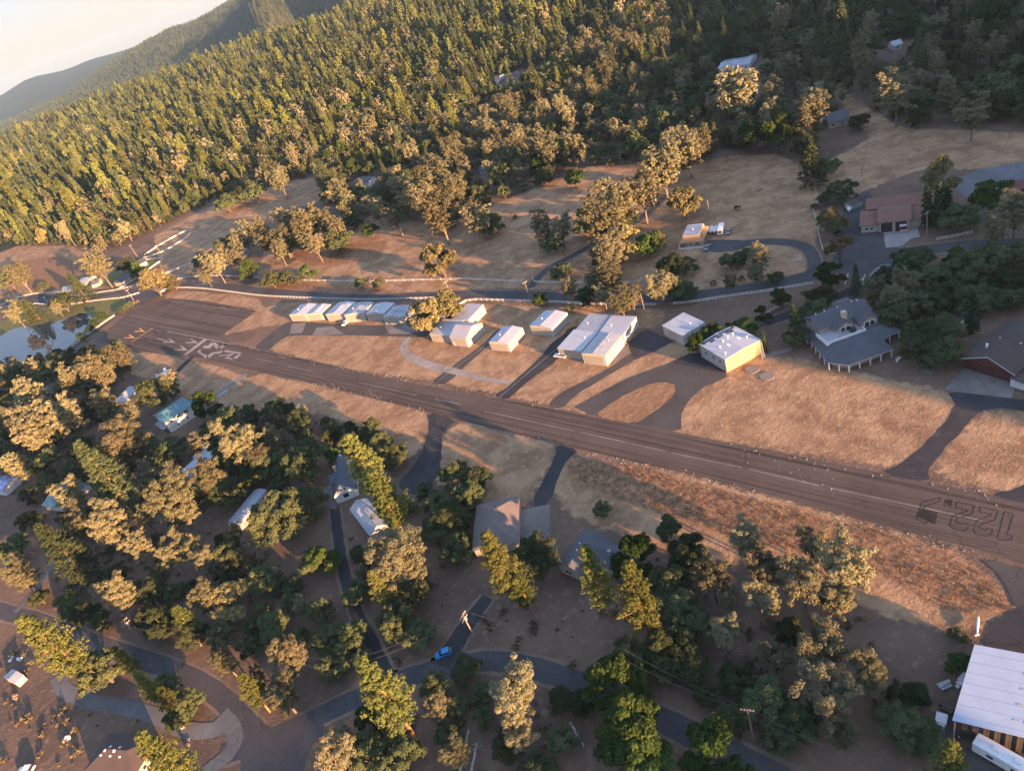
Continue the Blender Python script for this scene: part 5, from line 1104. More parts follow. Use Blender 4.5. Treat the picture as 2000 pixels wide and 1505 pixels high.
def crown_points(kind, rng, detail):
    "clump centres and radii (tree height = 1) and the limbs that carry them"
    C, Rr, limbs = [], [], []
    if kind == 'g':
        nl = rng.integers(4, 7); ns = 16 if detail > 1 else 8
        for i in range(nl):
            a = 2 * math.pi * (i + rng.uniform(-.3, .3)) / nl; top = rng.uniform(.72, 1.0); sp = rng.uniform(.09, .22)
            tip = np.array([math.cos(a) * sp, math.sin(a) * sp, top - .03]); b0 = np.array([0, 0, rng.uniform(.14, .3)])
            mid = b0 * .45 + tip * .55 + np.array([math.cos(a), math.sin(a), 0]) * .045
            limbs.append([b0, mid, tip])
            for q in np.linspace(.2, 1, ns):
                p = (1 - q) ** 2 * b0 + 2 * q * (1 - q) * mid + q * q * tip
                for _ in range(2 if detail > 1 else 1):
                    off = rng.normal(size=3) * .062 * np.array([1, 1, .55]) * (1.25 - .55 * q); C.append(p + off); Rr.append(rng.uniform(.03, .056) * (1.2 - .45 * abs(q - .6)) * (1 if detail > 1 else 1.5))
        for i in range(10):
            a = rng.uniform(0, 6.28); z0 = rng.uniform(.18, .6); e = np.array([math.cos(a) * .2, math.sin(a) * .2, z0 + .07])
            limbs.append([np.array([0, 0, z0]), e * .6 + np.array([0, 0, z0 * .4]), e])
            for f_ in (.5, .75, 1.0): C.append(e * np.array([f_, f_, 1]) + rng.normal(size=3) * .012); Rr.append(rng.uniform(.03, .05))
    elif kind in 'pc':
        n = (105 if kind == 'p' else 125) if detail > 1 else 60
        lo = .26 if kind == 'p' else .07
        for i in range(n):
            z = lo + (1 - lo) * (i + .5) / n; a = i * 2.4 + rng.uniform(-.5, .5); q = (1 - z) / (1 - lo)
            L = (.185 * q ** .75 + .012) if kind == 'p' else (.19 * q ** .9 + .010)
            if kind == 'p': L *= rng.uniform(.55, 1.15) * min(1, .5 + 2.4 * (z - lo))
            else: L *= rng.uniform(.72, 1.1)
            lift = .045 if kind == 'p' else -.05
            if i % 3 == 0: limbs.append([np.array([0, 0, z - .02]), np.array([math.cos(a) * L, math.sin(a) * L, z + lift * L / .2])])
            for f_ in ((.4, .6, .8, 1.0) if detail > 1 else (.55, .95)):
                if L * f_ < .015 and f_ < 1: continue
                sd = rng.normal() * .16 * L
                C.append(np.array([math.cos(a) * L * f_ - math.sin(a) * sd, math.sin(a) * L * f_ + math.cos(a) * sd, z + lift * L * f_ * f_ / .2 + rng.normal() * .004]))
                Rr.append(rng.uniform(.015, .027) * (.7 + .5 * q) * (1.15 if kind == 'p' else 1.0) * (1 if detail > 1 else 1.5))
    elif kind in 'odke':
        wide, tall, zc = {'o': (.52, .46, .51), 'e': (.52, .46, .51), 'd': (.43, .46, .52), 'k': (.5, .4, .57)}[kind]
        nl = {'o': 13, 'e': 13, 'd': 12, 'k': 10}[kind]
        for i in range(nl):
            a = i * 2.4 + rng.uniform(-.4, .4); e = rng.uniform(-.55, 1.15); rr_ = rng.uniform(.55, .8)
            if i == 0: e, rr_ = 1.35, .6
            if i % 3 == 1 and kind != 'k': e, rr_ = rng.uniform(-.75, -.3), rng.uniform(.6, .85)
            c = np.array([math.cos(a) * math.cos(e) * wide * rr_, math.sin(a) * math.cos(e) * wide * rr_, zc + math.sin(e) * tall * rr_])
            lr = rng.uniform(.15, .25) * (wide / .52)
            limbs.append([np.array([0, 0, .12]), np.array([c[0] * .45, c[1] * .45, .12 + (c[2] - .12) * .6]), c])
            for j in range(8 if kind != 'k' else 6):
                d = rng.normal(size=3); d /= np.linalg.norm(d); d[2] = abs(d[2]) - .25
                C.append(c + d * lr * rng.uniform(.5, 1.0)); Rr.append(lr * rng.uniform(.36, .6) * (1 if kind != 'k' else .8))
    elif kind == 'y':
        for i in range(44):
            z = .06 + .92 * (i + .5) / 44; q = (1 - z); L = .115 * math.sin(math.pi * min(1, .18 + z * .82)) ** .7 * rng.uniform(.3, .9); a = i * 2.4
            C.append(np.array([math.cos(a) * L, math.sin(a) * L, z])); Rr.append(rng.uniform(.05, .08) * (.55 + .6 * q))
    else:
        for i in range(14):
            a = rng.uniform(0, 6.28); e = rng.uniform(0, 1.3); C.append(np.array([math.cos(a) * math.cos(e) * .45, math.sin(a) * math.cos(e) * .45, .3 + .4 * math.sin(e)])); Rr.append(rng.uniform(.16, .28))
    C = np.array(C); C[:, 2] = np.minimum(C[:, 2], .985 - np.array(Rr) * .6)
    return C, np.array(Rr), limbs
ASPECT = {'e': .98, 'g': 1.85, 'p': 2.95, 'c': 2.6, 'o': .98, 'd': 1.18, 'y': 3.3, 'b': .8, 'k': 1.0}
CENTRE = {'e': .54, 'g': .66, 'p': .62, 'c': .5, 'o': .54, 'd': .56, 'y': .5, 'b': .45, 'k': .56}
CARD = {'e': (.021, .04, .09), 'g': (.0105, .020, .046), 'p': (.0085, .016, .042), 'c': (.0085, .015, .042), 'o': (.021, .04, .09), 'd': (.019, .037, .085), 'y': (.016, .025, .05), 'b': (.05, .075, .12), 'k': (.026, .04, .085)}
NCARD = {'e': (220, 48, 9), 'g': (105, 22, 7), 'p': (26, 9, 4), 'c': (22, 7, 4), 'o': (220, 48, 9), 'd': (260, 56, 9), 'y': (110, 40, 8), 'b': (70, 36, 10), 'k': (95, 34, 7)}
PROTO = {}
def trunk_mb(kind, limbs, lod):
    mb = MB(); n = 7 if lod == 0 else 4
    top = {'e': .3, 'g': .36, 'p': .96, 'c': .95, 'o': .3, 'd': .4, 'y': .85, 'b': .3, 'k': .35}[kind]
    r0 = {'e': .032, 'g': .014, 'p': .0115, 'c': .012, 'o': .032, 'd': .024, 'y': .012, 'b': .03, 'k': .024}[kind]
    mb.tube([(0, 0, -.02), (0, 0, top * .35), (.004, 0, top * .7), (0, 0, top)], [r0 * 1.25, r0, r0 * .75, r0 * (.45 if top < .5 else .15)], n)
    if lod < 2:
        for L in limbs[:40 if lod == 0 else 14]:
            rr_ = r0 * (.6 if kind in 'goke' else .3 if kind in 'pc' else .5)
            mb.tube([tuple(p) for p in L], [rr_ * (1 - .75 * i / (len(L) - 1)) for i in range(len(L))], 5 if lod == 0 else 3, caps=False)
    return mb
KNAME = {'e': ('golden_oak', 'oak tree'), 'g': ('grey_pine', 'pine tree'), 'p': ('tall_pine', 'pine tree'), 'c': ('fir_tree', 'fir tree'), 'o': ('oak_tree', 'oak tree'), 'd': ('leafy_tree', 'leafy tree'), 'y': ('cypress_tree', 'cypress tree'), 'b': ('shrub', 'shrub'), 'k': ('russet_tree', 'leafy tree')}
NVAR = {'e': 3, 'g': 5, 'p': 3, 'c': 3, 'o': 4, 'd': 3, 'y': 2, 'b': 2, 'k': 2}
def proto(kind, lod, v):
    key = (kind, lod, v)
    if key not in PROTO:
        rng = np.random.default_rng(hash((kind, v)) % 1000 if False else ord(kind) * 31 + v * 7)
        C, Rr, limbs = crown_points(kind, rng, 2 if lod < 2 else 1)
        if lod == 2: Rr = Rr * 1.12
        P, Nn, S = clump_cards(C, Rr, NCARD[kind][lod], CARD[kind][lod], rng)
        cm = cards_mesh(KNAME[kind][0] + '_crown', P, Nn, S, rng); cm.materials.append(LEAF_M[kind])
        tm = trunk_mb(kind, limbs, lod).mesh(KNAME[kind][0] + '_trunk'); tm.materials.append(BARK[kind])
        PROTO[key] = (cm, tm)
    return PROTO[key]
TREES = []          # (kind, x, y, height, width, hand placed)
def hand(text):
    for it in text.split(';'):
        it = it.split()
        if not it: continue
        k, px, py, d = it[0], float(it[1]), float(it[2]), float(it[3]); hm = float(it[4]) if len(it) > 4 else 1.0
        z = 6.0
        for _ in range(4):
            p = at(px, py, z); w = d * (1.12 if py < 600 and k in 'goe' else 1.0) * scale_at(p) * {'p': 1.1, 'c': 1.1, 'o': 1.05, 'g': 1.08}.get(k, 1.03); hgt = w * ASPECT[k] * hm * (.84 if py < 600 and k in 'go' else 1.0); z = hgt * CENTRE[k]
        TREES.append([k, p.x, p.y, hgt, w, True])
hand('''g 57 770 68;g 120 797 68;g 58 832 72;g 201 780 50;g 252 805 30;g 233 857 76;c 208 930 100 .68;g 205 880 42;g 327 967 88;g 405 928 62;g 453 852 74;o 492 850 56;o 445 818 50;
g 530 822 32;o 580 825 54;g 500 893 45;o 525 905 64;g 25 905 45;o 90 905 60;o 165 880 60;o 150 918 50;g 130 962 55;c 128 1080 94 .68;g 207 1018 72;g 147 1012 55;o 57 1015 45;o 30 1070 60;g 35 1112 55;
g 280 1010 35;g 270 1062 45;g 330 1080 45;g 352 1062 58;b 215 1072 22;g 395 1090 45;o 440 1085 62;g 452 1040 36;o 541 1012 106;o 440 960 70;o 478 930 62;o 465 898 60;g 284 920 42;o 302 945 42;o 330 880 60;o 288 875 50;
o 303 766 68;g 326 742 32;d 399 789 54;o 38 738 56;g 60 714 36;o 92 727 50;g 134 732 46;g 176 718 56;o 130 748 45;g 196 728 35;o 186 762 42;g 232 692 42;g 26 716 36;
o 596 901 84;g 506 893 32;p 712 905 74 .85;p 750 975 78 .8;o 770 890 54;o 685 860 46;d 650 886 32;o 599 979 64;o 852 985 60;o 932 932 50;o 912 967 56;o 880 1012 66;o 850 1032 60;o 892 1072 62;d 907 1053 36;
g 762 1075 112 .72;g 800 1120 70 .7;p 738 1150 42;o 800 1160 80;o 772 1215 74;p 974 1100 72;p 1018 1148 50 .7;o 1043 1084 88;o 610 1092 56;d 633 1090 58;o 572 1142 42;o 508 1130 58;o 542 1140 42;o 695 1160 54;
g 560 1272 62;o 680 1238 66;o 640 1245 66;o 650 1300 60;o 822 1238 60;o 780 1190 60;o 530 1225 66;
p 105 1252 84 .9;o 196 1308 84;p 243 1285 34;p 282 1340 38;o 320 1340 56;p 330 1366 42 .8;o 360 1375 58;o 345 1402 50;p 330 1480 80;p 488 1345 48 .85;g 545 1352 78 .7;g 432 1285 46;g 500 1322 40;o 488 1265 48;o 375 1240 62;p 357 1208 44 .7;o 312 1215 66;o 432 1240 50;
g 390 1160 50;e 450 1172 80;g 223 1152 64;o 282 1160 60;o 75 1165 36;o 130 1180 50;o 165 1196 50;o 200 1212 40;
p 745 1345 92;g 648 1468 76;o 720 1400 60;o 712 1472 80;o 780 1480 90;g 846 1378 50;o 890 1375 42;o 870 1442 52;o 909 1302 58;o 850 1342 60;g 996 1350 104 .85;g 1012 1425 60;o 990 1455 60;d 1200 1335 112;d 1222 1415 128;d 1250 1480 112;o 1090 1360 42;o 1130 1372 50;o 940 1352 46;
o 1175 993 34;o 1305 1027 44 1.4;p 1162 1125 66 1.1;p 1240 1160 82;o 1230 1275 72;d 1237 1090 84;o 1310 1134 80;o 1322 1180 78;o 1342 1082 78;o 1300 1270 96;o 1350 1222 80;g 1388 1120 68;g 1458 1042 60;g 1495 1100 70;g 1480 1152 60;g 1567 1120 84;g 1592 1056 60;g 1651 1100 92;g 1632 1160 60;g 1502 1170 42;g 1600 1245 90 .8;g 1422 1160 40;
g 1610 1330 104 .8;g 1694 1306 70;g 1560 1370 50;d 1397 1474 118;o 1437 1328 70;o 1500 1362 90;o 1550 1402 90;o 1430 1397 50;o 1520 1442 60;b 1355 1328 26;o 1300 1300 60;o 1352 1302 66;g 1640 1422 60;o 1757 1357 50;o 1762 1412 90;o 1800 1432 70;p 1856 1488 66;b 1870 1240 40;d 1872 1292 44;o 1790 1352 50;
e 857 505 66;e 830 618 74;e 868 600 66;o 656 470 50;g 610 470 38;g 600 420 50;g 556 425 40;g 520 465 38;o 562 482 42;g 630 425 40;g 545 460 40;g 470 455 40;g 450 490 42;d 721 446 30;g 845 345 62;g 820 382 52;g 882 362 46;g 850 405 66;o 872 422 50;
g 930 420 46;o 952 436 50;b 1006 424 12;g 1055 432 40;o 1082 472 42;g 1092 440 42;g 1165 408 80;g 1202 380 68;o 1212 432 58;o 1142 440 42;g 1250 368 60;g 1290 308 70;g 1340 278 60;d 1120 345 34;e 1215 470 64;g 1188 478 56;d 1265 475 46;g 1165 482 36;
g 1186 535 50;g 1107 558 30;d 1054 582 26;o 1095 530 36;g 1280 555 42;o 1326 560 46;o 1312 518 48;o 1335 520 40;g 1232 575 36;g 1210 582 40;o 1150 577 42;b 1112 602 22;e 1334 393 60;b 1440 405 14;o 1425 508 36;g 1480 495 40;o 1452 500 34;g 1475 526 32;g 1425 545 26;b 1393 552 14;o 1515 540 26;b 1448 544 16;
d 1618 535 50;c 1672 545 26;o 1602 575 48;o 1590 610 56;y 1550 628 24;o 1552 655 46;y 1492 668 15;d 1460 635 36;d 1432 642 30;d 1404 652 28;d 1380 655 28;d 1358 668 40;d 1490 612 30;d 1525 580 40;o 1390 640 30;
g 1745 575 44;o 1782 592 56;o 1730 560 40;g 1770 540 42;o 1790 512 60;d 1865 500 40;o 1830 542 60;o 1902 522 80;o 1952 502 80;o 1982 552 70;o 1900 582 60;o 1860 572 60;o 1962 582 60;o 1752 612 60;o 1822 592 50;o 1770 502 40;o 1802 650 72;o 1842 640 60;o 1790 682 60;o 1852 684 56;o 1832 702 50;y 1902 610 30;
c 1645 76 62 .8;c 1602 62 30;g 1750 172 62;g 1580 212 62;g 1440 165 72;g 1510 240 36;g 1900 212 52;c 1582 315 52 .7;o 1610 325 48;o 1642 372 46;o 1612 386 26;e 1837 345 50 1.6;y 1832 402 28;y 1812 405 26;y 1850 405 26;d 1936 378 62;o 1872 422 60;g 1985 400 62;e 1626 430 50;k 1640 488 58;b 1590 404 18;
g 185 512 46;c 152 560 40 .55;o 122 590 40;g 108 597 20;c 62 603 34 .5;c 48 606 28 .6;g 22 605 32;o 245 517 30;d 266 527 30;e 298 550 52;e 337 552 28;b 85 560 28;d 198 618 20;d 182 634 20;d 160 657 18;b 245 600 20;b 236 606 18;b 255 594 18;g 415 510 40;o 395 506 34;g 400 537 22;d 482 525 38;o 530 546 34;o 556 542 30;d 603 530 30;b 705 552 32;b 740 552 30;b 582 548 26;
g 30 530 40;o 15 545 42;o 436 475 34;c 632 345 42 .62;o 655 362 40;o 700 395 40;g 730 400 36;o 760 395 44;g 675 400 40;g 540 345 36;o 495 372 44;o 470 380 38;o 440 395 40;
g 585 440 40;g 655 440 36;o 600 460 38;g 540 482 34;g 500 440 38;g 660 380 42;o 720 385 42;g 770 420 36;o 690 430 36;g 800 380 44;g 780 360 40;g 910 395 42;g 1270 340 50;g 1312 292 50;g 1362 268 46;o 1180 500 40;g 1160 540 36;g 1176 570 32;g 1060 452 32;g 1305 545 36;o 1342 572 34;e 1275 470 40''')
FIELD_T = [gp(PASTURE[i]) for i in (0, 1, 2, 10)]
GLADES = [gp(p) for p in ([(1390,160),(1480,120),(1520,130),(1500,170),(1480,210),(1400,190)], [(950,165),(1040,130),(1080,120),(1090,135),(1000,175)], [(900,230),(960,200),(1000,190),(1000,205),(940,240),(900,260)], [(660,360),(740,340),(800,320),(800,335),(730,370)], [(1600,240),(1700,205),(1720,220),(1640,260)], [(1180,345),(1240,325),(1250,340),(1190,355)], [(520,250),(560,225),(580,228),(550,252)], [(1700,95),(1800,70),(1800,90),(1720,110)], [(330,350),(360,335),(380,340),(350,360)])]
ZONE_L = [[(0,690),(240,690),(270,740),(215,790),(240,850),(280,870),(300,900),(420,830),(440,800),(560,800),(660,830),(790,870),(770,930),(640,890),(620,930),(560,960),(520,940),(440,980),(420,1040),(380,1120),(300,1200),(200,1160),(150,1100),(100,1000),(0,960)],
 [(380,1040),(480,1060),(560,1100),(540,1150),(620,1200),(655,1210),(720,1300),(640,1330),(560,1300),(420,1240),(300,1230),(250,1180),(330,1100)],
 [(700,1060),(760,1000),(840,960),(920,920),(930,1000),(900,1100),(880,1170),(850,1260),(780,1300),(740,1230),(700,1150)],
 [(680,1420),(760,1380),(960,1330),(1100,1370),(1280,1440),(1200,1530),(640,1530)], [(1200,1080),(1340,1060),(1380,1150),(1440,1200),(1560,1260),(1560,1430),(1440,1400),(1330,1350),(1180,1290),(1180,1180)],
 [(1700,1360),(1800,1330),(1840,1450),(1880,1505),(1800,1530),(1740,1420)], [(1720,560),(1740,500),(1800,520),(1900,500),(2060,480),(2060,620),(1930,600),(1870,650),(1840,705),(1780,690),(1740,640),(1700,600)]]
KEEP_B = [(min(p[0] for p in k), max(p[0] for p in k), min(p[1] for p in k), max(p[1] for p in k), k) for k in KEEP]
def kept(x, y, m=1.5):
    for x0, x1, y0, y1, k in KEEP_B:
        if x0 - m < x < x1 + m and y0 - m < y < y1 + m:
            if inside(k, x, y) or inside(k, x + m, y) or inside(k, x - m, y) or inside(k, x, y + m) or inside(k, x, y - m): return True
    return False
GRIDC = {}
def put(tr):
    GRIDC.setdefault((int(tr[1] // 12), int(tr[2] // 12)), []).append(tr)
def crowded(x, y, w, f=.42):
    i, j = int(x // 12), int(y // 12)
    for a in (i - 1, i, i + 1):
        for b_ in (j - 1, j, j + 1):
            for q in GRIDC.get((a, b_), ()):
                if (q[1] - x) ** 2 + (q[2] - y) ** 2 < (f * (w + q[4])) ** 2: return True
    return False
def hides(x, y, w):
    px, py, ww = project((x, y, w * .55))
    r = w / ww * FPX * .42
    for x0, x1, y0, y1, dd in SHOWN:
        if x0 - r < px < x1 + r and y0 - r < py < y1 + r and ww < dd + 3: return True
    return False
for q in TREES: put(q)
rnd = random.Random(21)
# understorey of the near woods
for poly in ZONE_L:
    wp = gp(poly); x0, x1 = min(p[0] for p in wp), max(p[0] for p in wp); y0, y1 = min(p[1] for p in wp), max(p[1] for p in wp)
    for _ in range(int((x1 - x0) * (y1 - y0) / 9)):
        x, y = rnd.uniform(x0, x1), rnd.uniform(y0, y1)
        if not inside(wp, x, y): continue
        w = rnd.uniform(4.5, 10.5); k = 'o' if rnd.random() < .8 else 'g'
        if k == 'g': w *= .75
        if crowded(x, y, w, .49) or hides(x, y, w) or kept(x, y, w * .38): continue
        q = [k, x, y, w * ASPECT[k] * rnd.uniform(.85, 1.15), w, False]; TREES.append(q); put(q)
# the wood beyond the fields
FOREST_EDGE = [(-200,470),(0,470),(60,482),(140,480),(215,492),(262,470),(300,450),(400,400),(440,385),(530,365),(620,345),(640,395),(700,425),(800,445),(900,445),(1000,382),(1080,356),(1150,325),(1240,322),(1300,300),(1330,300),(1360,332),(1420,302),(1520,296),(1580,330),(1620,292),(1700,262),(1800,255),(1900,240),(2040,250),(2250,200),(2250,-900),(-300,-120)]
def fmix(px, py, d):
    "which kinds grow where"
    u = rnd.random()
    far = min(1, max(0, (d - 520) / 650))
    if u < far * .84: return 'c' if rnd.random() < .75 else 'p'
    if d > 900 and u > .9: return 'o'
    if px < 800: return 'g' if rnd.random() < .62 else 'o' if rnd.random() < .86 else 'c'
    if px < 1350: return 'g' if rnd.random() < .62 else 'o'
    return 'o' if rnd.random() < .62 else 'g' if rnd.random() < .8 else 'c'
WOOD_FAR = []
def add_wood(r0, r1, step, store, wlo, whi):
    ys = np.arange(100, r1, step); xs = np.arange(-r1 * .9, r1 * .8, step)
    X, Y = np.meshgrid(xs, ys); X = (X + RNG.uniform(-.48, .48, X.shape) * step).ravel(); Y = (Y + RNG.uniform(-.48, .48, Y.shape) * step).ravel()
    r = np.hypot(X, Y); ok = (r > r0) & (r <= r1); X, Y = X[ok], Y[ok]; Zs = height(X, Y)
    v = np.stack([X, Y, Zs + 6 - H], 1); w = v @ _f; px = 1000 + FPX * (v @ CR) / w; py = 752.5 - FPX * (v @ CU) / w
    ok = (w > 1) & (px > -140) & (px < 2140) & (py > -160) & (py < 700); X, Y, Zs, px, py = X[ok], Y[ok], Zs[ok], px[ok], py[ok]
    v0 = np.stack([X, Y, np.zeros_like(X) - H], 1); w0 = v0 @ _f; gxp, gyp = 1000 + FPX * (v0 @ CR) / w0, 752.5 - FPX * (v0 @ CU) / w0
    ok = inside_np(FOREST_EDGE, gxp, gyp) | (np.hypot(X, Y) > 1100)
    for poly in GLADES + FIELD_T: ok &= ~(inside_np(poly, X, Y) & (RNG.uniform(size=X.shape) < .97))
    for i in np.nonzero(ok)[0]:
        d = math.hypot(X[i], Y[i]); k = fmix(px[i], py[i], d); w_ = min(whi * 1.25, max(wlo * .7, rnd.lognormvariate(math.log((wlo + whi) / 2), .32)))
        pt = math.sin(X[i] * .021 + 1.3 * math.sin(Y[i] * .017)) * math.sin(Y[i] * .019 + 1.1 * math.sin(X[i] * .012))
        if k in 'go' and abs(pt) > .3 and rnd.random() < .75: k = 'o' if pt > 0 else 'g'
        if k == 'o' and rnd.random() < .16: k = 'd'
        if k == 'g' and rnd.random() < .06: k = 'e'
        if k in 'g': w_ *= .82
        if k in 'pc': w_ *= .62 * (1.0 if d < 900 else 1.08)
        if d > 700 and math.sin(X[i] * .013 + 2 * math.sin(Y[i] * .009)) * math.sin(Y[i] * .011 + 1.7 * math.sin(X[i] * .007)) > rnd.uniform(.55, 1.0): continue
        if d < 900:
            if crowded(X[i], Y[i], w_, .36) or hides(X[i], Y[i], w_) or kept(X[i], Y[i], 2): continue
        q = [k, float(X[i]), float(Y[i]), w_ * ASPECT[k] * rnd.uniform(.7, 1.3) * (.95 if k in 'pc' and d > 900 else 1), w_, False]
        store.append(q)
        if d < 900: put(q)
add_wood(150, 900, 6.2, TREES, 7.5, 12.5)
add_wood(900, 2900, 10.0, WOOD_FAR, 8.0, 17)
# ---- the ones that show largest are trees of their own, the rest of each kind is one mass
for q in TREES:
    p = (q[1], q[2], q[3] * CENTRE[q[0]]); a = project(p); q += [a[0], a[1], a[2]]
TREES.sort(key=lambda q: (-q[5], -q[4] * q[3] / q[8] ** 2))
CAP = {'g': 290, 'o': 290, 'c': 110, 'p': 80, 'd': 90, 'e': 40}
cnt = {}; SINGLE, MASS = [], []
for q in TREES:
    k = q[0]; n = cnt.get(k, 0)
    if (q[5] or n < CAP.get(k, 100)) and -60 < q[6] < 2060 and -60 < q[7] < 1570: cnt[k] = n + 1; SINGLE.append(q)
    else: MASS.append(q)
print('trees', len(SINGLE), cnt, 'mass', len(MASS), len(WOOD_FAR))
TREE_OBJ = []
_first = {}
for i, q in enumerate(SINGLE):
    k, x, y, hh, ww = q[:5]; lod = 0 if q[8] < 300 else 1
    var = rnd.randrange(NVAR[k]); cm, tm = proto(k, lod, var)
    key = (k, lod, var)
    if key not in _first:
        root = empty(KNAME[k][0], (0, 0, 0), cat=KNAME[k][1])
        link_mesh('crown', cm, None, root); link_mesh('trunk', tm, None, root); _first[key] = root; o = root
    else: o = copy_tree(_first[key])
    sxy = ww * ASPECT[k]
    o.location = (x, y, hz(x, y) - .05); o.rotation_euler = (rnd.uniform(-.04, .04), rnd.uniform(-.04, .04), rnd.uniform(0, 6.28))
    o.scale = (sxy, sxy, hh)
    TREE_OBJ.append((o, q))
# ---- masses: points that carry the same trees, thinned in detail with distance
def wood_mass(name, items, lod, label, hmul=1.0):
    me = bpy.data.meshes.new(name); n = len(items)
    me.vertices.add(n)
    xy = np.array([(q[1], q[2]) for q in items]); zz_ = height(xy[:, 0], xy[:, 1])
    me.vertices.foreach_set('co', np.column_stack([xy, zz_ - .1]).ravel())
    A = lambda nm, ty: me.attributes.new(nm, ty, 'POINT').data
    A('high', 'FLOAT').foreach_set('value', np.array([q[3] * hmul for q in items], np.float32)); A('wide', 'FLOAT').foreach_set('value', np.array([q[4] * ASPECT[q[0]] for q in items], np.float32))
    A('turn', 'FLOAT').foreach_set('value', RNG.uniform(0, 6.28, n).astype(np.float32))
    keys = sorted({q[0] for q in items}); var = [(k, v) for k in keys for v in range(NVAR[k] if lod < 2 else 2)]
    idx = {}
    for i_, kv in enumerate(var): idx.setdefault(kv[0], []).append(i_)
    A('sort', 'INT').foreach_set('value', np.array([rnd.choice(idx[q[0]]) for q in items], np.int32))
    o = link_mesh(name, me, None); tag(o, label, kind='stuff')
    ng = bpy.data.node_groups.new(name, 'GeometryNodeTree'); ng.interface.new_socket('Geometry', in_out='INPUT', socket_type='NodeSocketGeometry'); ng.interface.new_socket('Geometry', in_out='OUTPUT', socket_type='NodeSocketGeometry')
    gi, go = ng.nodes.new('NodeGroupInput'), ng.nodes.new('NodeGroupOutput'); jn = ng.nodes.new('GeometryNodeJoinGeometry'); L = ng.links.new
    def named(nm, ty):
        a = ng.nodes.new('GeometryNodeInputNamedAttribute'); a.data_type = ty; a.inputs['Name'].default_value = nm; return a.outputs['Attribute']
    cx = ng.nodes.new('ShaderNodeCombineXYZ'); L(named('wide', 'FLOAT'), cx.inputs[0]); L(named('wide', 'FLOAT'), cx.inputs[1]); L(named('high', 'FLOAT'), cx.inputs[2])
    ro = ng.nodes.new('ShaderNodeCombineXYZ'); L(named('turn', 'FLOAT'), ro.inputs[2]); so = named('sort', 'INT')
    for i_, (k, v) in enumerate(var):
        cm, tm = proto(k, lod, v)
        src = bpy.data.objects.get('wood_%s_%d_%d' % (k, lod, v))
        if src is None:
            bm = bmesh.new(); bm.from_mesh(cm); nf = len(bm.faces); bm.from_mesh(tm); bm.faces.ensure_lookup_table()
            for f in bm.faces[nf:]: f.material_index = 1
            mm = bpy.data.meshes.new('tree'); bm.to_mesh(mm); bm.free(); mm.materials.append(LEAF_M[k]); mm.materials.append(BARK[k])
            src = bpy.data.objects.new('wood_%s_%d_%d' % (k, lod, v), mm)
        ob = ng.nodes.new('GeometryNodeObjectInfo'); ob.inputs['Object'].default_value = src; ob.inputs['As Instance'].default_value = True
        eq = ng.nodes.new('FunctionNodeCompare'); eq.data_type = 'INT'; eq.operation = 'EQUAL'; L(so, eq.inputs[2]); eq.inputs[3].default_value = i_
        ip = ng.nodes.new('GeometryNodeInstanceOnPoints'); L(gi.outputs[0], ip.inputs['Points']); L(eq.outputs[0], ip.inputs['Selection']); L(ob.outputs['Geometry'], ip.inputs['Instance'])
        L(ro.outputs[0], ip.inputs['Rotation']); L(cx.outputs[0], ip.inputs['Scale']); L(ip.outputs[0], jn.inputs[0])
    L(jn.outputs[0], go.inputs[0])
    md = o.modifiers.new('trees', 'NODES'); md.node_group = ng
    return o
wood_mass('mixed_woodland', [q for q in MASS if q[8] < 620], 1, 'mixed wood of pines and oaks beyond the pastures')
wood_mass('distant_woodland', [q for q in MASS if q[8] >= 620], 2, 'distant golden wood of pines and oaks')
wood_mass('conifer_forest', WOOD_FAR, 2, 'far conifer forest running up to the rim of the canyon', 1.05)
# mountain forest: small groves as units, and the unseen wooded ridge added to shade the strip
mt_pts = []
step = 19
ys = np.arange(2300, 7000, step); xs = np.arange(-3600, 3000, step); X, Y = np.meshgrid(xs, ys)
X = (X + RNG.uniform(-.5, .5, X.shape) * step).ravel(); Y = (Y + RNG.uniform(-.5, .5, Y.shape) * step).ravel(); r = np.hypot(X, Y)
Zs = height(X, Y); v = np.stack([X, Y, Zs + 6 - H], 1); w = v @ _f; px = 1000 + FPX * (v @ CR) / w; py = 752.5 - FPX * (v @ CU) / w
ok = (w > 1) & (r > 2850) & (px > -100) & (px < 1300) & (py > -120) & (py < 400)
for x, y in zip(X[ok], Y[ok]): mt_pts.append(['c', float(x), float(y), rnd.uniform(18, 32), rnd.uniform(8, 13), False])
print('mountain', len(mt_pts))
wood_mass('mountain_forest', mt_pts, 2, 'conifer forest on the hazy mountain across the canyon')
rg = []
for _ in range(5200):
    s_ = rnd.uniform(-320, 780); t_ = rnd.gauss(-360, 45)
    if 74 < s_ < 165: continue
    x, y = -.515 * t_ + .857 * s_, .857 * t_ + .515 * s_
    w_ = rnd.uniform(7, 11); rg.append(['o' if rnd.random() < .6 else 'g', x, y, rnd.uniform(9, 17), w_, False])
wood_mass('shade_ridge_wood', rg, 2, 'unseen wood on the added ridge that shades the airfield')
ow = []
for _ in range(900):
    x, y = rnd.uniform(80, 420), rnd.uniform(-90, 380); s_ = .857 * x + .515 * y
    a = project((x, y, 5))
    if 70 < s_ < 176 or (a[2] > 0 and -100 < a[0] < 2045 and a[1] < 1560) or kept(x, y, 3) or crowded(x, y, 8, .5): continue
    q = ['o' if rnd.random() < .7 else 'g', x, y, rnd.uniform(6, 12), rnd.uniform(6, 9), False]; put(q); ow.append(q)
wood_mass('outer_woodland', ow, 1, 'open oak wood beyond the east end of the airfield')
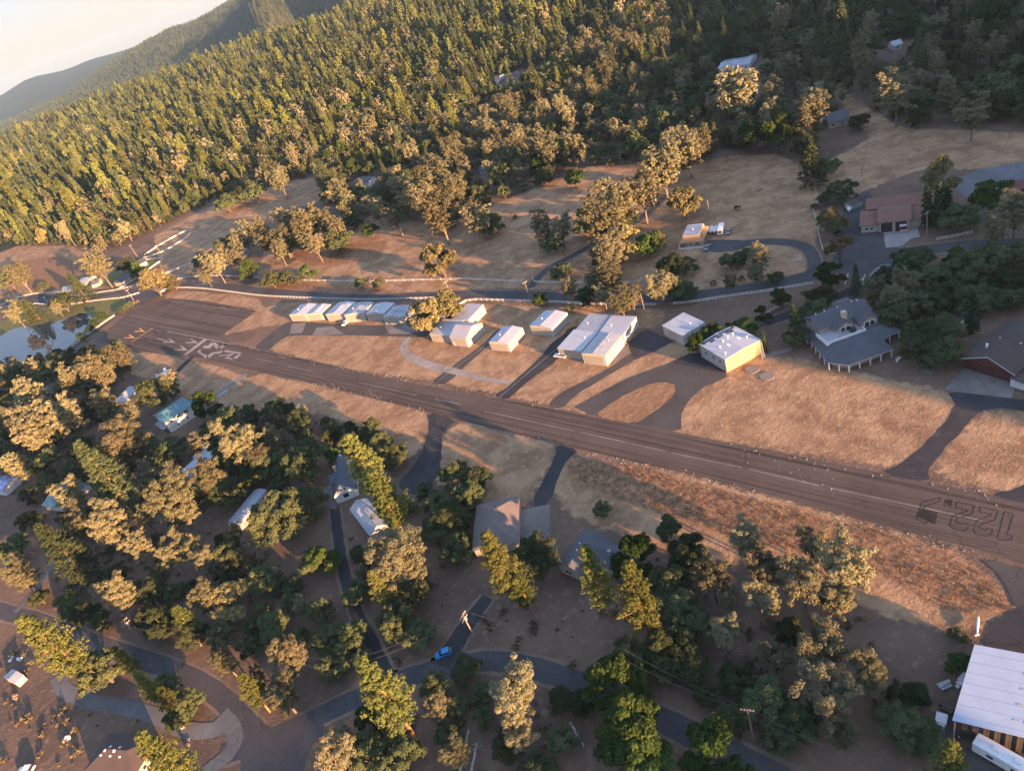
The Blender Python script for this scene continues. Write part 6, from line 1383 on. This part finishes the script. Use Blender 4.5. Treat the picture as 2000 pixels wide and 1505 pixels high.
# ================================================================ WHICH TREE IS WHICH
LAND = [((333,805), 'the teal roofed house'), ((255,768), 'the tan barn'), ((372,895), 'the white L shaped house'), ((495,988), 'the long mobile home'), ((668,935), 'the grey cottage'), ((715,1010), 'the blue grey workshop'), ((972,1020), 'the hip roofed house'), ((1150,1065), 'the low grey house'),
 ((120,965), 'the white cabin'), ((225,1475), 'the brown roofed house'), ((25,1322), 'the tiny pale shed'), ((868,1277), 'the blue hatchback'), ((918,1220), 'the pale driveway pole'), ((262,1235), 'the pole on the lower road'), ((1466,1415), 'the thin pole in the shaded wood'), ((1930,1345), 'the big open shed'), ((325,732), 'the light aircraft'), ((60,660), 'the pond'), ((540,1440), 'the lower road junction'), ((1000,1300), 'the lower road bend'), ((690,1150), 'the long dark driveway'),
 ((1340,455), 'the tan mansard house'), ((1750,415), 'the fire station'), ((1660,392), 'the garden sheds'), ((1660,650), 'the grey mansion'), ((1935,670), 'the red barn'), ((1430,670), 'the ochre hangar'), ((1335,640), 'the square flat roofed hangar'), ((1170,660), 'the hangar cluster'), ((1073,628), 'the hangar nearest the road'), ((900,630), 'the hangars by the big oak'), ((690,605), 'the row of six hangars'), ((235,540), 'the farmhouse'), ((330,475), 'the looped white fence'), ((330,555), 'the turnaround junction'), ((1110,505), 'the pasture driveway'), ((1435,122), 'the pale blue roofed ranch house'), ((1655,222), 'the shaded grey ranch house'), ((1930,345), 'the grey paved lot'), ((1685,540), 'the white gate'), ((835,870), 'the curved dark taxiway'), ((1060,930), 'the narrow dark taxiway'), ((1300,1100), 'the rusty weed bank'), ((1650,1050), 'the lower end of the weed bank'), ((1910,1225), 'the long white hull'), ((1560,490), 'the driveway loop'), ((860,545), 'the road fence below the pasture'), ((560,400), 'the pasture rim'), ((720,345), 'the white house above the pasture'), ((965,155), 'the far white house'), ((350,348), 'the small far white house'), ((945,328), 'the blue sided house'), ((1730,110), 'the high dark house')]
KDESC = {'g': ('grey green pine', 'golden grey pine'), 'p': ('tall yellow green pine', 'tall golden pine'), 'c': ('pointed fir', 'pointed golden fir'), 'o': ('dark oak', 'olive oak'), 'e': ('tawny gold oak', 'tawny gold oak'), 'd': ('leafy green tree', 'leafy green tree'), 'y': ('slim dark cypress', 'slim cypress'), 'k': ('russet leaved tree', 'russet leaved tree'), 'b': ('low round shrub', 'low shrub')}
ORD = ['leftmost', 'second-from-left', 'third-from-left', 'fourth-from-left', 'fifth-from-left', 'sixth-from-left', 'seventh-from-left', 'eighth-from-left', 'ninth-from-left', 'tenth-from-left']
NUM = ['', '', 'two', 'three', 'four', 'five', 'six', 'seven', 'eight', 'nine', 'ten']
bins = {}
for o, q in TREE_OBJ:
    px, py = q[6], q[7]
    dl, (lp, ln) = min((math.hypot(px - l[0][0], py - l[0][1]), l) for l in LAND)
    ang = math.degrees(math.atan2(py - lp[1], px - lp[0]))
    if dl < 26: rel = 'close beside'
    elif -45 <= ang < 45: rel = 'right of'
    elif 45 <= ang < 135: rel = 'below'
    elif -135 <= ang < -45: rel = 'above'
    else: rel = 'left of'
    bins.setdefault((q[0], rel, ln), []).append((o, q))
for (k, rel, ln), items in bins.items():
    base = KDESC[k][0]; items.sort(key=lambda it: it[1][6]); far_ = items[0][1][8] > 430
    def put_label(sub, noun):
        n = len(sub)
        for i, (o, q) in enumerate(sub):
            if n == 1: lb = '%s %s %s' % (noun, rel, ln)
            else: lb = '%s of %s %ss %s %s' % (ORD[i] if i < n - 1 else 'rightmost', NUM[n], noun.replace('leaved tree', 'leaved tree'), rel, ln)
            o['label'] = lb[0].lower() + lb[1:]; o['group'] = {'g': 'grey pines', 'p': 'tall pines', 'c': 'firs', 'o': 'oaks', 'e': 'golden oaks', 'd': 'green leafy trees', 'y': 'cypresses', 'k': 'russet trees', 'b': 'shrubs'}[k] + ' around the airfield'
    if len(items) <= 10 and not far_: put_label(items, base)
    else:
        # split by size, then by rank in height up the picture, so that no more than ten share a phrase
        items.sort(key=lambda it: -it[1][4]); t3 = [items[i::1] for i in (0,)][0]; m_ = len(items); nb = math.ceil(m_ / 10)
        if nb <= 1: put_label(sorted(items, key=lambda it: it[1][6]), base)
        else:
            words_ = ['large', 'small'] if nb == 2 else ['large', 'middle sized', 'small'] if nb == 3 else None
            if words_:
                for b_i, wd in enumerate(words_):
                    part = items[b_i * m_ // nb:(b_i + 1) * m_ // nb]; put_label(sorted(part, key=lambda it: it[1][6]), wd + ' ' + base)
            else:
                for o, q in items:
                    o['label'] = 'one of the crowded %ss %s %s' % (base, rel, ln); o['group'] = 'crowded %ss %s %s' % (base, rel, ln)
# ================================================================ STONES, WEEDS, BRUSH
def rocks(name, lines, n, spread, smin, smax, mat, label):
    rng = np.random.default_rng(len(name)); V, F = [], []
    base = np.array([(1, 0, 0), (0, 1, 0), (-1, 0, 0), (0, -1, 0), (.1, .1, .7), (0, 0, -.4)]); fc = [(0, 1, 4), (1, 2, 4), (2, 3, 4), (3, 0, 4), (1, 0, 5), (2, 1, 5), (3, 2, 5), (0, 3, 5)]
    for line in lines:
        c = gp(line); seg = [math.dist(c[i], c[i + 1]) for i in range(len(c) - 1)]; tot = sum(seg)
        for _ in range(int(n * tot)):
            u = rng.uniform(0, tot); i = 0
            while u > seg[i] and i < len(seg) - 1: u -= seg[i]; i += 1
            a, b_ = Vector(c[i]), Vector(c[i + 1]); p = a.lerp(b_, u / seg[i]); d = (b_ - a).normalized(); o_ = rng.normal() * spread
            if abs(math.sin(tot * .37 + (p.x * .8 + p.y) * .11) + .5 * math.sin(p.x * .31)) < rng.uniform(0, 1.1): continue
            s_ = rng.uniform(smin, smax) * rng.uniform(.5, 1); k = len(V); a_ = rng.uniform(0, 6.28); ca, sa = math.cos(a_), math.sin(a_)
            for q in base * rng.uniform(.7, 1.3, (6, 3)) * s_: V.append((p.x - d.y * o_ + q[0] * ca - q[1] * sa, p.y + d.x * o_ + q[0] * sa + q[1] * ca, q[2] + .08))
            F += [tuple(k + j for j in f) for f in fc]
    me = bpy.data.meshes.new(name); me.from_pydata(V, [], F); me.update(); tag(link_mesh(name, me, mat), label, kind='stuff')
ROCKM = paint('pale_stone', (.30, .255, .215), .9, dirt=.2)
rocks('runway_stones', [[(535,692),(700,726),(850,752),(980,780)], [(1000,782),(1100,803)], [(1335,850),(1500,888),(1720,932)], [(1820,942),(1955,975)], [(560,740),(700,765),(836,803)], [(900,822),(1085,866)], [(1130,880),(1350,928),(1640,1010),(1900,1078)], [(335,590),(420,602),(520,605)], [(440,655),(500,615)], [(455,668),(510,685)]], 2.2, .8, .11, .30, ROCKM, 'pale stones edging the runway')
rocks('scattered_stones', [[(1600,1040),(1850,1080)], [(1440,905),(1700,960)], [(430,650),(510,610)], [(1110,900),(1250,935)]], 1.2, 2.2, .09, .24, ROCKM, 'loose stones strewn by the runway')
def tufts(name, polys, per, hmin, hmax, cols, label, nc=9):
    rng = np.random.default_rng(len(label)); Cs = []
    for poly in polys:
        wp = gp(poly); x0, x1 = min(p[0] for p in wp), max(p[0] for p in wp); y0, y1 = min(p[1] for p in wp), max(p[1] for p in wp)
        n = int((x1 - x0) * (y1 - y0) * per); X, Y = rng.uniform(x0, x1, n), rng.uniform(y0, y1, n); ok = inside_np(wp, X, Y)
        den = np.sin(X * .21 + 2 * np.sin(Y * .13)) * np.sin(Y * .17 + 1.5 * np.sin(X * .09)); ok &= den > rng.uniform(-1.0, .55, n)
        X, Y = X[ok], Y[ok]
        keep = np.ones(len(X), bool)
        for x0_, x1_, y0_, y1_, k in KEEP_B:
            m_ = (X > x0_) & (X < x1_) & (Y > y0_) & (Y < y1_)
            if m_.any(): keep[m_] &= ~inside_np(k, X[m_], Y[m_])
        Cs.append(np.column_stack([X[keep], Y[keep]]))
    C = np.concatenate(Cs); n = len(C); hgt = rng.uniform(hmin, hmax, n)
    P = np.repeat(np.column_stack([C, height(C[:, 0], C[:, 1])]), nc, 0); hh = np.repeat(hgt, nc)
    P[:, :2] += rng.normal(size=(n * nc, 2)) * hh[:, None] * .45; P[:, 2] += hh * rng.uniform(.1, .8, n * nc)
    Nn = rng.normal(size=(n * nc, 3)) * np.array([1, 1, .5]) + np.array([0, 0, .35]); Nn /= np.linalg.norm(Nn, axis=1, keepdims=True)
    me = cards_mesh(name, P, Nn, hh * rng.uniform(.22, .5, n * nc), rng, .55); o = link_mesh(name, me, leaf_mat(name, cols, .2)); tag(o, label, kind='stuff')
    return n
print('tufts', tufts('dry_weeds', RUST_SUNLIT[:1], 2.6, .12, .42, ((.17, .10, .056), (.24, .155, .085), (.13, .088, .045)), 'rusty dry weeds on the bank below the runway', 7),
 tufts('dry_grass', PASTURE[3:9], .22, .1, .28, ((.26, .18, .11), (.36, .26, .16), (.19, .12, .075)), 'short dry grass tufts beside the runway', 4),
 tufts('brush', ZONE_L + [[(0,1230),(110,1250),(230,1330),(380,1420),(300,1440),(170,1400),(60,1340),(0,1330)], [(960,1180),(1180,1190),(1180,1330),(1040,1290),(900,1260)], [(0,1360),(250,1410),(180,1500),(0,1510)], [(1420,1180),(1700,1200),(1720,1350),(1500,1480),(1400,1420)], [(660,1000),(720,1060),(700,1200),(820,1300),(760,1290),(690,1100)]], .06, .3, 1.5, ((.075, .07, .042), (.13, .105, .065), (.055, .055, .035)), 'low dry brush under the trees', 26))
# ================================================================ HAZE
hm = bpy.data.materials.new('haze'); hm.use_nodes = True; t = hm.node_tree
for n in list(t.nodes):
    if n.type == 'BSDF_PRINCIPLED': t.nodes.remove(n)
pv = t.nodes.new('ShaderNodeVolumePrincipled'); pv.inputs['Color'].default_value = (.42, .70, 1.0, 1); pv.inputs['Density'].default_value = .00003; pv.inputs['Anisotropy'].default_value = .1
t.links.new(pv.outputs[0], [n for n in t.nodes if n.type == 'OUTPUT_MATERIAL'][0].inputs['Volume'])
ho = MB().box(-24000, 24000, -24000, 27000, -700, 760).build('haze', hm); tag(ho, 'thin evening haze over the whole valley', kind='stuff'); hm.cycles.homogeneous_volume = True if hasattr(hm, 'cycles') and hasattr(hm.cycles, 'homogeneous_volume') else False
